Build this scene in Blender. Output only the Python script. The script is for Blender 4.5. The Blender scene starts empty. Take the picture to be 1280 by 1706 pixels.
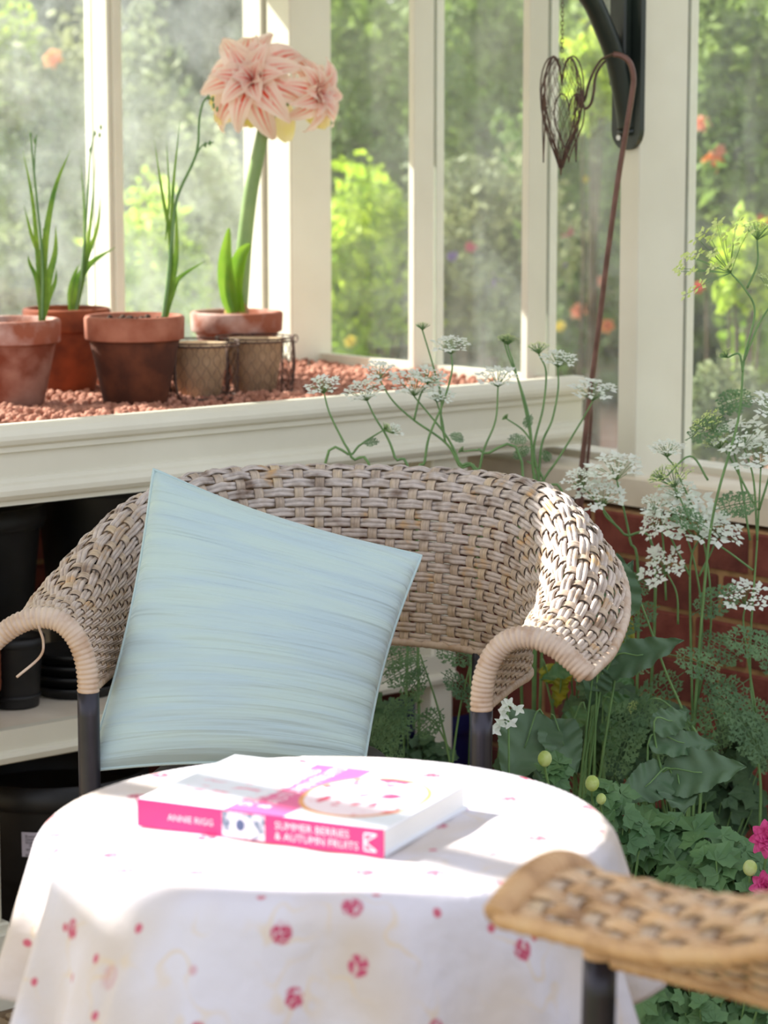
import bpy, math, random
from math import sin, cos, pi, tan, atan, radians
from mathutils import Vector, Matrix, Euler
from mathutils.geometry import tessellate_polygon

# ------------------------------------------------------------------ camera, light, exposure
SC = bpy.context.scene
F_PX = 4345.0
PITCH = atan(640.0 / F_PX)
EYE = Vector((0, 0, 1.25))
cd = bpy.data.cameras.new('camera'); cam = bpy.data.objects.new('camera', cd)
SC.collection.objects.link(cam); SC.camera = cam
cam.location = EYE; cam.rotation_euler = (pi / 2 - PITCH, 0, 0)
cd.sensor_fit = 'HORIZONTAL'; cd.sensor_width = 36; cd.lens = 36 * F_PX / 1280
cd.clip_start = 0.05; cd.clip_end = 200
cd.dof.use_dof = True; cd.dof.focus_distance = 3.12; cd.dof.aperture_fstop = 9.0

SUN_DELTA = radians(25)
AZ = radians(49.6)
U = Vector((sin(AZ), cos(AZ), 0)); V = Vector((-cos(AZ), sin(AZ), 0))
LH = (V * cos(SUN_DELTA) - U * sin(SUN_DELTA)).normalized()
SUN_TAN = 0.77
SUND = (LH + Vector((0, 0, SUN_TAN))).normalized()
sl = bpy.data.lights.new('sun', 'SUN'); sun = bpy.data.objects.new('sun', sl); SC.collection.objects.link(sun)
sun.location = SUND * 20; sun.rotation_euler = SUND.to_track_quat('Z', 'Y').to_euler()
sl.energy = 15.0; sl.angle = radians(0.6); sl.color = (1.0, 0.96, 0.90)
w = bpy.data.worlds.new('world'); SC.world = w; w.use_nodes = True
nt = w.node_tree; nt.nodes.clear()
sky = nt.nodes.new('ShaderNodeTexSky'); sky.sky_type = 'NISHITA'; sky.sun_disc = False
sky.sun_elevation = atan(SUN_TAN); sky.sun_rotation = math.atan2(SUND.x, SUND.y)
sky.air_density = 1.0; sky.dust_density = 3.0; sky.ozone_density = 1.0
mixw = nt.nodes.new('ShaderNodeMixRGB'); mixw.inputs[0].default_value = 0.55; mixw.inputs[2].default_value = (6.4, 6.3, 6.45, 1)
bg = nt.nodes.new('ShaderNodeBackground'); bg.inputs[1].default_value = 0.29
wo = nt.nodes.new('ShaderNodeOutputWorld')
nt.links.new(sky.outputs[0], mixw.inputs[1]); nt.links.new(mixw.outputs[0], bg.inputs[0]); nt.links.new(bg.outputs[0], wo.inputs[0])
SC.view_settings.view_transform = 'Standard'; SC.view_settings.look = 'None'
SC.view_settings.gamma = 1; SC.view_settings.use_curve_mapping = False
SC.view_settings.exposure = 0.0

COL = SC.collection
rnd = random.Random(7)

# ------------------------------------------------------------------ geometry helpers
def ray(px, py):
    a = (px - 640) / F_PX; b = (853 - py) / F_PX
    return Vector((a, cos(PITCH) + b * sin(PITCH), -sin(PITCH) + b * cos(PITCH)))
def at_y(px, py, y):
    d = ray(px, py); return EYE + d * (y / d.y)
def at_z(px, py, z):
    d = ray(px, py); return EYE + d * ((z - EYE.z) / d.z)
K = Vector((-0.183, 4.970, 0))               # inside corner of the two glazed walls
ROTC = math.atan2(-U.y, -U.x)
MC = Matrix.Translation(K) @ Matrix.Rotation(ROTC, 4, 'Z')   # local x = along back wall, y = along side wall
def W(a, b, z=0.0): return K - U * a - V * b + Vector((0, 0, z))
def ab(P): d = K - P; return d.dot(U), d.dot(V)
def spline(pts, n=8):
    pts = [Vector(p) for p in pts]
    if len(pts) < 3: return [pts[0].lerp(pts[-1], i / n) for i in range(n + 1)]
    out = []
    P = [pts[0] * 2 - pts[1]] + pts + [pts[-1] * 2 - pts[-2]]
    for i in range(1, len(P) - 2):
        for k in range(n):
            t = k / n; p0, p1, p2, p3 = P[i - 1:i + 3]
            out.append(0.5 * ((2 * p1) + (p2 - p0) * t + (2 * p0 - 5 * p1 + 4 * p2 - p3) * t * t + (3 * p1 - p0 - 3 * p2 + p3) * t ** 3))
    out.append(pts[-1]); return out

class MB:
    def __init__(s): s.v = []; s.f = []; s.m = []; s.uv = {}
    def face(s, idx, m=0, uv=None):
        if uv: s.uv[len(s.f)] = uv
        s.f.append(tuple(idx)); s.m.append(m)
    def box(s, x0, x1, y0, y1, z0, z1, m=0, M=None):
        n = len(s.v)
        for p in ((x0,y0,z0),(x1,y0,z0),(x1,y1,z0),(x0,y1,z0),(x0,y0,z1),(x1,y0,z1),(x1,y1,z1),(x0,y1,z1)):
            p = Vector(p); s.v.append(M @ p if M else p)
        for q in ((0,3,2,1),(4,5,6,7),(0,1,5,4),(1,2,6,5),(2,3,7,6),(3,0,4,7)): s.face([n + i for i in q], m)
    def cbox(s, x0, x1, y0, y1, z0, z1, c=0.003, m=0, M=None):   # box with chamfered vertical and top edges
        n = len(s.v); rings = [(z0, 0), (z1 - c, 0), (z1, c)]
        for z, o in rings:
            for p in ((x0+c,y0+o),(x1-c,y0+o),(x1-o,y0+c),(x1-o,y1-c),(x1-c,y1-o),(x0+c,y1-o),(x0+o,y1-c),(x0+o,y0+c)):
                p = Vector((p[0], p[1], z)); s.v.append(M @ p if M else p)
        for r in range(2):
            for i in range(8):
                j = (i + 1) % 8; s.face((n+r*8+i, n+r*8+j, n+r*8+8+j, n+r*8+8+i), m)
        s.face([n + 16 + i for i in range(8)], m); s.face([n + 7 - i for i in range(8)], m)
    def tube(s, pts, r, seg=6, m=0, closed=False, caps=True, flat=1.0):
        pts = [Vector(p) for p in pts]; N = len(pts); n0 = len(s.v)
        rr = r if callable(r) else (lambda t: r) if not isinstance(r, (list, tuple)) else (lambda t: r[0] + (r[1] - r[0]) * t)
        nrm = None
        for i, p in enumerate(pts):
            if closed: t = pts[(i + 1) % N] - pts[i - 1]
            else: t = pts[min(i + 1, N - 1)] - pts[max(i - 1, 0)]
            t = t.normalized() if t.length > 1e-9 else Vector((0, 0, 1))
            if nrm is None: nrm = t.orthogonal().normalized()
            else:
                nrm = nrm - t * nrm.dot(t)
                nrm = nrm.normalized() if nrm.length > 1e-6 else t.orthogonal().normalized()
            b = t.cross(nrm); R = rr(i / max(1, N - 1))
            for k in range(seg):
                a = 2 * pi * k / seg; s.v.append(p + nrm * (cos(a) * R) + b * (sin(a) * R * flat))
        rings = N if closed else N - 1
        for i in range(rings):
            for k in range(seg):
                a0 = n0 + i * seg + k; a1 = n0 + i * seg + (k + 1) % seg
                j = (i + 1) % N; b0 = n0 + j * seg + k; b1 = n0 + j * seg + (k + 1) % seg
                s.face((a0, a1, b1, b0), m)
        if caps and not closed:
            s.face([n0 + seg - 1 - k for k in range(seg)], m); s.face([n0 + (N - 1) * seg + k for k in range(seg)], m)
    def lathe(s, prof, seg=32, c=(0, 0, 0), m=0, wob=0.0):
        n0 = len(s.v); c = Vector(c)
        for r, z in prof:
            for k in range(seg):
                a = 2 * pi * k / seg; s.v.append(c + Vector((r * cos(a), r * sin(a), z + wob * sin(3 * a))))
        for i in range(len(prof) - 1):
            for k in range(seg):
                k2 = (k + 1) % seg; s.face((n0+i*seg+k, n0+i*seg+k2, n0+(i+1)*seg+k2, n0+(i+1)*seg+k), m)
        if prof[0][0] > 0.0005: s.face([n0 + seg - 1 - k for k in range(seg)], m)
        if prof[-1][0] > 0.0005: s.face([n0 + (len(prof) - 1) * seg + k for k in range(seg)], m)
    def extr(s, prof, x0, x1, m=0, M=None):        # closed profile of (y, z), along x
        n0 = len(s.v); N = len(prof)
        for x in (x0, x1):
            for y, z in prof:
                p = Vector((x, y, z)); s.v.append(M @ p if M else p)
        for i in range(N):
            j = (i + 1) % N; s.face((n0 + i, n0 + j, n0 + N + j, n0 + N + i), m)
        s.face([n0 + N - 1 - i for i in range(N)], m); s.face([n0 + N + i for i in range(N)], m)
    def grid(s, fn, nu, nv, m=0, uv=True, closed_u=False):
        n0 = len(s.v)
        for i in range(nu + 1):
            for j in range(nv + 1): s.v.append(Vector(fn(i / nu, j / nv)))
        for i in range(nu):
            for j in range(nv):
                q = (n0+i*(nv+1)+j, n0+(i+1)*(nv+1)+j, n0+(i+1)*(nv+1)+j+1, n0+i*(nv+1)+j+1)
                s.face(q, m, [(i/nu, j/nv), ((i+1)/nu, j/nv), ((i+1)/nu, (j+1)/nv), (i/nu, (j+1)/nv)] if uv else None)
    def ball(s, c, r, m=0, seg=8, rings=5, sc=(1, 1, 1)):
        n0 = len(s.v); c = Vector(c)
        for i in range(1, rings):
            t = pi * i / rings
            for k in range(seg):
                a = 2 * pi * k / seg; s.v.append(c + Vector((r*sc[0]*sin(t)*cos(a), r*sc[1]*sin(t)*sin(a), r*sc[2]*cos(t))))
        s.v.append(c + Vector((0, 0, r*sc[2]))); s.v.append(c - Vector((0, 0, r*sc[2]))); T = len(s.v) - 2
        for i in range(rings - 2):
            for k in range(seg):
                k2 = (k + 1) % seg; s.face((n0+i*seg+k, n0+(i+1)*seg+k, n0+(i+1)*seg+k2, n0+i*seg+k2), m)
        for k in range(seg):
            k2 = (k + 1) % seg; s.face((T, n0 + k, n0 + k2), m); s.face((T + 1, n0+(rings-2)*seg+k2, n0+(rings-2)*seg+k), m)
    def build(s, name, mats, parent=None, smooth=False, M=None, wn=False):
        me = bpy.data.meshes.new(name)
        inv = None
        vs = s.v
        me.from_pydata([tuple(p) for p in vs], [], s.f)
        mats = mats if isinstance(mats, (list, tuple)) else [mats]
        for x in mats: me.materials.append(x)
        me.polygons.foreach_set('material_index', s.m)
        if smooth: me.polygons.foreach_set('use_smooth', [True] * len(s.f))
        if s.uv:
            ul = me.uv_layers.new(name='UVMap').data; k = 0
            for i, f in enumerate(s.f):
                u = s.uv.get(i)
                for q in range(len(f)):
                    if u: ul[k].uv = u[q]
                    k += 1
        me.update()
        o = bpy.data.objects.new(name, me); COL.objects.link(o)
        if parent is not None: o.parent = parent
        if M is not None: o.matrix_local = M
        return o

def tag(o, label=None, cat=None, group=None, kind=None):
    if label: o['label'] = label
    if cat: o['category'] = cat
    if group: o['group'] = group
    if kind: o['kind'] = kind
    return o
def empty(name, loc=(0, 0, 0), rz=0.0, M=None):
    o = bpy.data.objects.new(name, None); COL.objects.link(o); o.empty_display_size = 0.05
    if M is not None: o.matrix_world = M
    else: o.location = loc; o.rotation_euler = (0, 0, rz)
    return o
def recenter(ob, base):                       # part meshes written in world space go under an Empty at base
    for v in ob.data.vertices: v.co -= base
def rootpart(mb, name, mats, root, smooth=False):
    o = mb.build(name, mats, root, smooth)
    T = root.matrix_basis.translation.copy()
    me = o.data; n = len(me.vertices); arr = [0.0] * (3 * n); me.vertices.foreach_get('co', arr)
    for i in range(n):
        arr[3*i] -= T.x; arr[3*i+1] -= T.y; arr[3*i+2] -= T.z
    me.vertices.foreach_set('co', arr); me.update(); return o
def copy_tree(o, parent=None):
    kids = [c for c in bpy.data.objects if c.parent == o]
    c = o.copy(); COL.objects.link(c); c.parent = parent
    for k in kids: copy_tree(k, c)
    return c

# ------------------------------------------------------------------ materials
def lin(c): return tuple(((x/255)/12.92 if x/255 <= .04045 else ((x/255+.055)/1.055)**2.4) for x in c)
def mat(name, c1, c2=None, rough=0.6, scale=20, detail=4, metal=0.0, bump=0.0, bscale=None, trans=0.0, spec=0.5, stretch=None, thr=None, sheen=0.0):
    m = bpy.data.materials.new(name); m.use_nodes = True; t = m.node_tree; N = t.nodes; L = t.links
    b = N['Principled BSDF']; b.inputs['Roughness'].default_value = rough; b.inputs['Metallic'].default_value = metal
    b.inputs['Specular IOR Level'].default_value = spec
    if sheen: b.inputs['Sheen Weight'].default_value = sheen
    tc = N.new('ShaderNodeTexCoord'); mp = N.new('ShaderNodeMapping'); L.new(tc.outputs['Object'], mp.inputs[0])
    if stretch: mp.inputs['Scale'].default_value = stretch
    c1 = lin(c1)
    if c2:
        c2 = lin(c2); nz = N.new('ShaderNodeTexNoise'); nz.inputs['Scale'].default_value = scale; nz.inputs['Detail'].default_value = detail
        L.new(mp.outputs[0], nz.inputs['Vector']); r = N.new('ShaderNodeValToRGB')
        lo, hi = thr or (0.35, 0.65)
        r.color_ramp.elements[0].position = lo; r.color_ramp.elements[1].position = hi
        r.color_ramp.elements[0].color = (*c1, 1); r.color_ramp.elements[1].color = (*c2, 1)
        L.new(nz.outputs['Fac'], r.inputs[0]); L.new(r.outputs[0], b.inputs['Base Color']); csock = r.outputs[0]
    else: b.inputs['Base Color'].default_value = (*c1, 1); csock = None
    if bump:
        n2 = N.new('ShaderNodeTexNoise'); n2.inputs['Scale'].default_value = bscale or scale * 3; n2.inputs['Detail'].default_value = 3
        L.new(mp.outputs[0], n2.inputs['Vector']); bp = N.new('ShaderNodeBump'); bp.inputs['Strength'].default_value = bump; bp.inputs['Distance'].default_value = 0.003
        L.new(n2.outputs['Fac'], bp.inputs['Height']); L.new(bp.outputs[0], b.inputs['Normal'])
    if trans:
        tr = N.new('ShaderNodeBsdfTranslucent'); mx = N.new('ShaderNodeMixShader'); mx.inputs[0].default_value = trans
        if csock: L.new(csock, tr.inputs[0])
        else: tr.inputs[0].default_value = (*c1, 1)
        L.new(b.outputs[0], mx.inputs[1]); L.new(tr.outputs[0], mx.inputs[2]); L.new(mx.outputs[0], N['Material Output'].inputs[0])
    return m

M_ = {}
M_['cream'] = mat('cream_paint', (226, 223, 206), (218, 214, 196), rough=0.45, scale=6, bump=0.05, bscale=60)
M_['sill'] = mat('sill_paint', (236, 226, 208), (212, 200, 180), rough=0.55, scale=8)
M_['terracotta'] = mat('terracotta', (138, 72, 48), (176, 116, 92), rough=0.85, scale=18, detail=6, bump=0.15, bscale=120, thr=(0.38, 0.68))
M_['terra_pale'] = mat('terracotta_lime_bloom', (146, 82, 58), (206, 178, 168), rough=0.9, scale=14, detail=7, bump=0.2, bscale=120, thr=(0.42, 0.66))
M_['terra_dark'] = mat('terracotta_damp', (92, 40, 18), (150, 74, 38), rough=0.85, scale=16, detail=6, bump=0.15, bscale=120)
M_['terra_brown'] = mat('terracotta_dark_brown', (70, 32, 14), (112, 60, 34), rough=0.8, scale=22, detail=6, bump=0.15, bscale=120, thr=(0.42, 0.74))  # dark brown terracotta, darker than the rim above it
M_['terra_mid'] = mat('terracotta_stained', (118, 58, 36), (178, 134, 116), rough=0.9, scale=15, detail=7, bump=0.2, bscale=120, thr=(0.42, 0.72))
M_['pebble'] = mat('clay_pebble', (192, 138, 116), (144, 94, 74), rough=0.9, scale=45, detail=2)
M_['soil'] = mat('potting_soil', (42, 28, 22), (84, 62, 48), rough=1, scale=60, bump=0.8, bscale=160)
M_['bedsoil'] = mat('bed_soil', (36, 26, 20), (66, 50, 36), rough=1, scale=20, bump=1.0, bscale=60)
M_['peat'] = mat('peat_pot', (206, 180, 146), (184, 158, 126), rough=0.95, scale=60, bump=0.4, bscale=200)
M_['wire'] = mat('rusty_wire', (74, 58, 52), (104, 78, 66), rough=0.6, scale=80, metal=0.4)
M_['hook'] = mat('brown_iron', (92, 62, 52), (122, 88, 78), rough=0.45, scale=30, metal=0.4)
M_['iron'] = mat('dark_green_iron', (24, 32, 28), (34, 44, 38), rough=0.4, scale=10, spec=0.5)
M_['legmetal'] = mat('dark_tube', (46, 45, 52), (58, 56, 64), rough=0.35, scale=20, metal=0.6)
M_['blackmetal'] = mat('black_metal', (20, 20, 22), None, rough=0.4)
M_['black'] = mat('black_plastic', (11, 11, 12), (22, 22, 24), rough=0.5, scale=30)
M_['navy'] = mat('navy_glaze', (22, 28, 74), None, rough=0.3)
M_['brick'] = mat('brick_red', (110, 50, 40), (132, 70, 58), rough=0.95, scale=25, bump=0.5, bscale=120)
M_['brick2'] = mat('brick_brown', (92, 44, 36), (118, 62, 50), rough=0.95, scale=25, bump=0.5, bscale=120)
M_['mortar'] = mat('mortar', (178, 140, 96), (150, 114, 76), rough=1, scale=40, bump=0.5)
M_['paver'] = mat('paver', (168, 146, 116), (140, 120, 94), rough=0.9, scale=12, bump=0.2)
M_['stem'] = mat('green_stem', (92, 128, 74), (112, 148, 88), rough=0.5, scale=30)
M_['strap'] = mat('strap_leaf', (80, 128, 34), (140, 176, 60), rough=0.4, scale=22, trans=0.35)
M_['amstem'] = mat('amaryllis_stem', (122, 152, 96), (160, 186, 120), rough=0.4, scale=12, trans=0.15)
M_['amleaf'] = mat('amaryllis_leaf', (118, 168, 46), (150, 186, 62), rough=0.35, scale=20, trans=0.45)
M_['bulb'] = mat('bulb_skin', (128, 84, 44), (190, 160, 84), rough=0.6, scale=60)
M_['umbel'] = mat('umbel_white', (246, 249, 242), (232, 240, 226), rough=0.6, scale=60, trans=0.3)
M_['umbelgreen'] = mat('umbel_green', (190, 212, 112), (222, 234, 170), rough=0.6, scale=80, trans=0.3)
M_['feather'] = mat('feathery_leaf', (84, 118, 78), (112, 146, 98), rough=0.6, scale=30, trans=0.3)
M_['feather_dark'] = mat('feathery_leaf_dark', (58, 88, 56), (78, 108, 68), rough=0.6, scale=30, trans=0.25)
M_['bigleaf'] = mat('broad_leaf', (80, 110, 80), (98, 128, 94), rough=0.45, scale=14, trans=0.25, bump=0.3, bscale=60)
M_['lowleaf'] = mat('lobed_leaf', (72, 112, 66), (98, 136, 84), rough=0.5, scale=20, trans=0.25)
M_['yellowing'] = mat('yellowing_leaf', (170, 160, 44), (126, 140, 40), rough=0.5, scale=30, trans=0.3)
M_['pink'] = mat('pink_petal', (232, 96, 164), (206, 54, 128), rough=0.5, scale=60, trans=0.3)
M_['bark'] = mat('bark', (92, 76, 58), (66, 54, 42), rough=0.9, scale=20)
M_['grass'] = mat('lawn', (96, 118, 58), (130, 130, 84), rough=1, scale=3)
M_['path'] = mat('garden_path_clay', (186, 150, 128), (158, 120, 100), rough=1, scale=6)
M_['roofwood'] = mat('roof_wood', (206, 200, 180), None, rough=0.6)
M_['sun_mask'] = mat('sun_mask_cloth', (200, 196, 182), None, rough=0.9, trans=0.12)  # cloth of the added panel that masks the sun
M_['seat'] = mat('dark_seat_cane', (34, 28, 26), (50, 40, 34), rough=0.7, scale=40)
M_['page'] = mat('paper', (238, 238, 236), None, rough=0.7)
M_['white_print'] = mat('white_print', (248, 240, 244), None, rough=0.5)
M_['tagwhite'] = mat('label_paper', (196, 190, 204), None, rough=0.6)
M_['ink'] = mat('ink', (50, 48, 56), None, rough=0.6)

def wicker_mat(name, cols, scale=34):
    m = bpy.data.materials.new(name); m.use_nodes = True; t = m.node_tree; N = t.nodes; L = t.links
    b = N['Principled BSDF']; b.inputs['Roughness'].default_value = 0.5; b.inputs['Specular IOR Level'].default_value = 0.45
    tc = N.new('ShaderNodeTexCoord')
    nz = N.new('ShaderNodeTexNoise'); nz.inputs['Scale'].default_value = scale; nz.inputs['Detail'].default_value = 3
    L.new(tc.outputs['Object'], nz.inputs['Vector']); r = N.new('ShaderNodeValToRGB')
    els = r.color_ramp.elements
    els[0].position = 0.28; els[0].color = (*lin(cols[0]), 1); els[1].position = 0.72; els[1].color = (*lin(cols[-1]), 1)
    for i, c in enumerate(cols[1:-1]):
        e = els.new(0.28 + 0.44 * (i + 1) / (len(cols) - 1)); e.color = (*lin(c), 1)
    L.new(nz.outputs['Fac'], r.inputs[0])
    # fine grain that runs along every reed (mesh UV: x along, y across)
    mp = N.new('ShaderNodeMapping'); mp.inputs['Scale'].default_value = (60, 9, 1); L.new(tc.outputs['UV'], mp.inputs[0])
    g = N.new('ShaderNodeTexNoise'); g.inputs['Scale'].default_value = 1.0; g.inputs['Detail'].default_value = 4; L.new(mp.outputs[0], g.inputs['Vector'])
    gr = N.new('ShaderNodeMapRange'); gr.inputs[1].default_value = 0.3; gr.inputs[2].default_value = 0.7; gr.inputs[3].default_value = 0.72; gr.inputs[4].default_value = 1.12
    L.new(g.outputs['Fac'], gr.inputs[0])
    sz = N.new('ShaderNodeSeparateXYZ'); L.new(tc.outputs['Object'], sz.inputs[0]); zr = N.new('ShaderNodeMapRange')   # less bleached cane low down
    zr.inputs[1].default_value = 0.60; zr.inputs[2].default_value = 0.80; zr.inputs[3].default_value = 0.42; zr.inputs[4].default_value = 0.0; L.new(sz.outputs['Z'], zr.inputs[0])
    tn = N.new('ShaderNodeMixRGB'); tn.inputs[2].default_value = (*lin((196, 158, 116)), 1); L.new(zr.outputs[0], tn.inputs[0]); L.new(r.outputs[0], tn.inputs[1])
    mu = N.new('ShaderNodeMixRGB'); mu.blend_type = 'MULTIPLY'; mu.inputs[0].default_value = 1
    L.new(tn.outputs[0], mu.inputs[1]); L.new(gr.outputs[0], mu.inputs[2]); L.new(mu.outputs[0], b.inputs['Base Color'])
    bp = N.new('ShaderNodeBump'); bp.inputs['Strength'].default_value = 0.4; bp.inputs['Distance'].default_value = 0.001
    L.new(g.outputs['Fac'], bp.inputs['Height']); L.new(bp.outputs[0], b.inputs['Normal'])
    return m
M_['reed'] = wicker_mat('weathered_reed', [(120, 100, 86), (172, 160, 152), (200, 190, 184), (176, 162, 150), (196, 158, 112)])
M_['stake'] = wicker_mat('pale_stake', [(140, 122, 106), (186, 170, 154), (196, 176, 146)])
M_['wrap'] = wicker_mat('wrapped_rim_cane', [(162, 134, 112), (194, 178, 166), (206, 192, 178)], 50)

def glass_mat(name, haze=0.10, hz=0.16):
    m = bpy.data.materials.new(name); m.use_nodes = True; t = m.node_tree; N = t.nodes; L = t.links; N.clear()
    out = N.new('ShaderNodeOutputMaterial'); tr = N.new('ShaderNodeBsdfTransparent'); tr.inputs[0].default_value = (0.97, 0.985, 0.975, 1)
    gl = N.new('ShaderNodeBsdfGlossy'); gl.inputs['Roughness'].default_value = 0.03
    tl = N.new('ShaderNodeBsdfTranslucent'); tl.inputs[0].default_value = (0.86, 0.92, 0.9, 1)
    df = N.new('ShaderNodeBsdfDiffuse'); df.inputs[0].default_value = (0.8, 0.85, 0.84, 1)
    m0 = N.new('ShaderNodeMixShader'); m0.inputs[0].default_value = 0.5; L.new(tl.outputs[0], m0.inputs[1]); L.new(df.outputs[0], m0.inputs[2])
    tc = N.new('ShaderNodeTexCoord'); nz = N.new('ShaderNodeTexNoise'); nz.inputs['Scale'].default_value = 7; nz.inputs['Detail'].default_value = 8; nz.inputs['Roughness'].default_value = 0.7
    L.new(tc.outputs['Object'], nz.inputs['Vector']); mr = N.new('ShaderNodeMapRange')
    mr.inputs[1].default_value = 0.35; mr.inputs[2].default_value = 0.75; mr.inputs[3].default_value = haze * 0.5; mr.inputs[4].default_value = haze + hz
    L.new(nz.outputs['Fac'], mr.inputs[0])
    m1 = N.new('ShaderNodeMixShader'); L.new(mr.outputs[0], m1.inputs[0]); L.new(tr.outputs[0], m1.inputs[1]); L.new(m0.outputs[0], m1.inputs[2])
    lw = N.new('ShaderNodeLayerWeight'); pw_ = N.new('ShaderNodeMath'); pw_.operation = 'POWER'; pw_.inputs[1].default_value = 5; L.new(lw.outputs['Facing'], pw_.inputs[0]); fr = N.new('ShaderNodeMath'); fr.operation = 'MULTIPLY_ADD'; fr.inputs[1].default_value = 0.9; fr.inputs[2].default_value = 0.03; L.new(pw_.outputs[0], fr.inputs[0])
    m2 = N.new('ShaderNodeMixShader'); L.new(fr.outputs[0], m2.inputs[0]); L.new(m1.outputs[0], m2.inputs[1]); L.new(gl.outputs[0], m2.inputs[2])
    L.new(m2.outputs[0], out.inputs[0]); return m
M_['glass_left'] = glass_mat('dusty_glass', 0.06, 0.13)
M_['glass_right'] = glass_mat('clearer_glass', 0.06, 0.14)

# ------------------------------------------------------------------ ground, floor, walls
g = MB(); g.box(-14, 14, -3, 30, -0.12, -0.06); o = g.build('lawn', M_['grass']); tag(o, kind='structure')
g = MB(); g.box(0.6, 2.6, 8.6, 12.8, -0.06, -0.045); o = g.build('garden_path', M_['path']); tag(o, kind='structure')
fl = MB(); fl.box(-1.7, 3.2, -0.03, 5.2, -0.06, -0.012)
floor = fl.build('floor', M_['mortar'], None, M=MC); tag(floor, kind='structure')
tile_me = None
for i in range(10):
    for j in range(10):
        a0 = 0.72 + i * 0.23; b0 = 0.16 + j * 0.33
        P = W(a0, b0)
        if P.y < 1.6 or abs(P.x) > 1.15: continue
        if tile_me is None:
            t = MB(); t.cbox(0.005, 0.225, 0.005, 0.325, -0.012, 0.0, 0.003); ob = t.build('paving_tile', M_['paver'], floor); tile_me = ob.data
        else:
            ob = bpy.data.objects.new('paving_tile', tile_me); COL.objects.link(ob); ob.parent = floor
        ob.location = (a0, b0, rnd.uniform(-0.001, 0.0))
# flower bed: raised heap of soil along the side wall
bd = MB()
def bedf(u, v):
    a = 0.14 + 0.60 * u; b = 0.02 + 3.0 * v
    return (a, b, 0.03 + 0.035 * sin(pi * min(1, u * 1.2)) + 0.012 * sin(17 * a + 9 * b) * sin(23 * b))
bd.grid(bedf, 30, 90); bed = bd.build('flower_bed_soil', M_['bedsoil'], None, True, M=MC); tag(bed, kind='structure')
ke = MB(); ke.cbox(0.735, 0.765, 0.02, 3.0, -0.01, 0.06, 0.004); tag(ke.build('trim_1', M_['brick2'], None, M=MC), kind='structure')

def brick_wall(name, n_courses, length, face, axis, z0=0.0, start=0.0):
    # face = distance of brick faces from the glass plane. axis 'y': wall runs along local y
    wl = MB()
    if axis == 'y': wl.box(-0.09, face - 0.006, -0.09, length, -0.06, z0 + n_courses * 0.0725 - 0.008)
    else: wl.box(-0.09, length, -0.09, face - 0.006, -0.06, z0 + n_courses * 0.0725 - 0.008)
    root = wl.build(name, M_['mortar'], None, M=MC); tag(root, kind='structure')
    cache = {}
    r2 = random.Random(5)
    for c in range(n_courses):
        pos = start - (0.0 if c % 2 else 0.165); k = c
        top = (c == n_courses - 1)
        while pos < length:
            wd = 0.215 if k % 2 else 0.1025
            p0 = max(pos, face + 0.004); p1 = min(pos + wd, length)
            if p1 - p0 > 0.02:
                key = (round(p1 - p0, 3), r2.random() < 0.35)
                if key not in cache:
                    b = MB(); L_ = p1 - p0
                    if axis == 'y': b.cbox(-0.05, 0.0, 0, L_, 0, 0.0635, 0.003)
                    else: b.cbox(0, L_, -0.05, 0.0, 0, 0.0635, 0.003)
                    ob = b.build('brick', M_['brick2' if key[1] else 'brick'], root); cache[key] = ob.data
                else:
                    ob = bpy.data.objects.new('brick', cache[key]); COL.objects.link(ob); ob.parent = root
                pr = r2.uniform(-0.003, 0.002)
                z = z0 + c * 0.0725
                ob.location = (face + pr, p0, z) if axis == 'y' else (p0, face + pr, z)
            pos += wd + 0.01; k += 1
    return root
brick_wall('wall_right', 9, 2.4, 0.135, 'y')
brick_wall('wall_left', 9, 2.3, 0.11, 'x')

# ------------------------------------------------------------------ glazing
WALL_TOP = 1.62
ROOF_K = 0.7
def pane_row(root, axis, cuts, z0, z1, gm):
    for c0, c1 in zip(cuts[:-1], cuts[1:]):
        p = MB()
        if axis == 'y': p.box(-0.002, 0.002, c0, c1, z0, z1)
        else: p.box(c0, c1, -0.002, 0.002, z0, z1)
        p.build('pane', gm, root)
def bar(root, axis, c0, c1, depth, z0, z1, name='mullion', m=None):
    p = MB()
    if axis == 'y':
        p.cbox(0.003, depth, c0, c1, z0, z1, 0.0015); p.box(-0.02, -0.003, c0, c1, z0, z1)
    else:
        p.cbox(c0, c1, 0.003, depth, z0, z1, 0.0015); p.box(c0, c1, -0.02, -0.003, z0, z1)
        p.cbox(c0 + 0.008, c1 - 0.008, depth, depth + 0.006, z0, z1, 0.002)
    return p.build(name, m or M_['cream'], root)
# side wall (right-hand in the photo): window_2
win2 = MB()
win2.cbox(-0.06, 0.113, 0.0, 2.4, 0.653, 0.70, 0.004); win2.box(-0.06, 0.0, 0, 2.4, 0.69, 0.712)
w2 = win2.build('window_2', M_['sill'], None, M=MC); tag(w2, kind='structure')
pane_row(w2, 'y', [0.03, 0.415, 0.703, 1.01, 1.33, 1.65, 1.97, 2.35], 0.702, WALL_TOP, M_['glass_right'])
for b0, b1, d in ((0.407, 0.423, 0.050), (0.694, 0.7116, 0.047), (1.318, 1.336, 0.05), (1.61, 1.63, 0.05), (1.93, 1.95, 0.05)):
    bar(w2, 'y', b0, b1, d, 0.70, WALL_TOP)
bar(w2, 'y', 0.987, 1.0285, 0.110, 0.70, WALL_TOP + 0.3, 'post')
bar(w2, 'y', 2.33, 2.40, 0.110, 0.70, WALL_TOP + 0.3, 'post')
p = MB(); p.cbox(-0.04, 0.07, 0.0, 2.4, WALL_TOP, WALL_TOP + 0.11, 0.004); p.build('top_rail', M_['cream'], w2)
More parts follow.
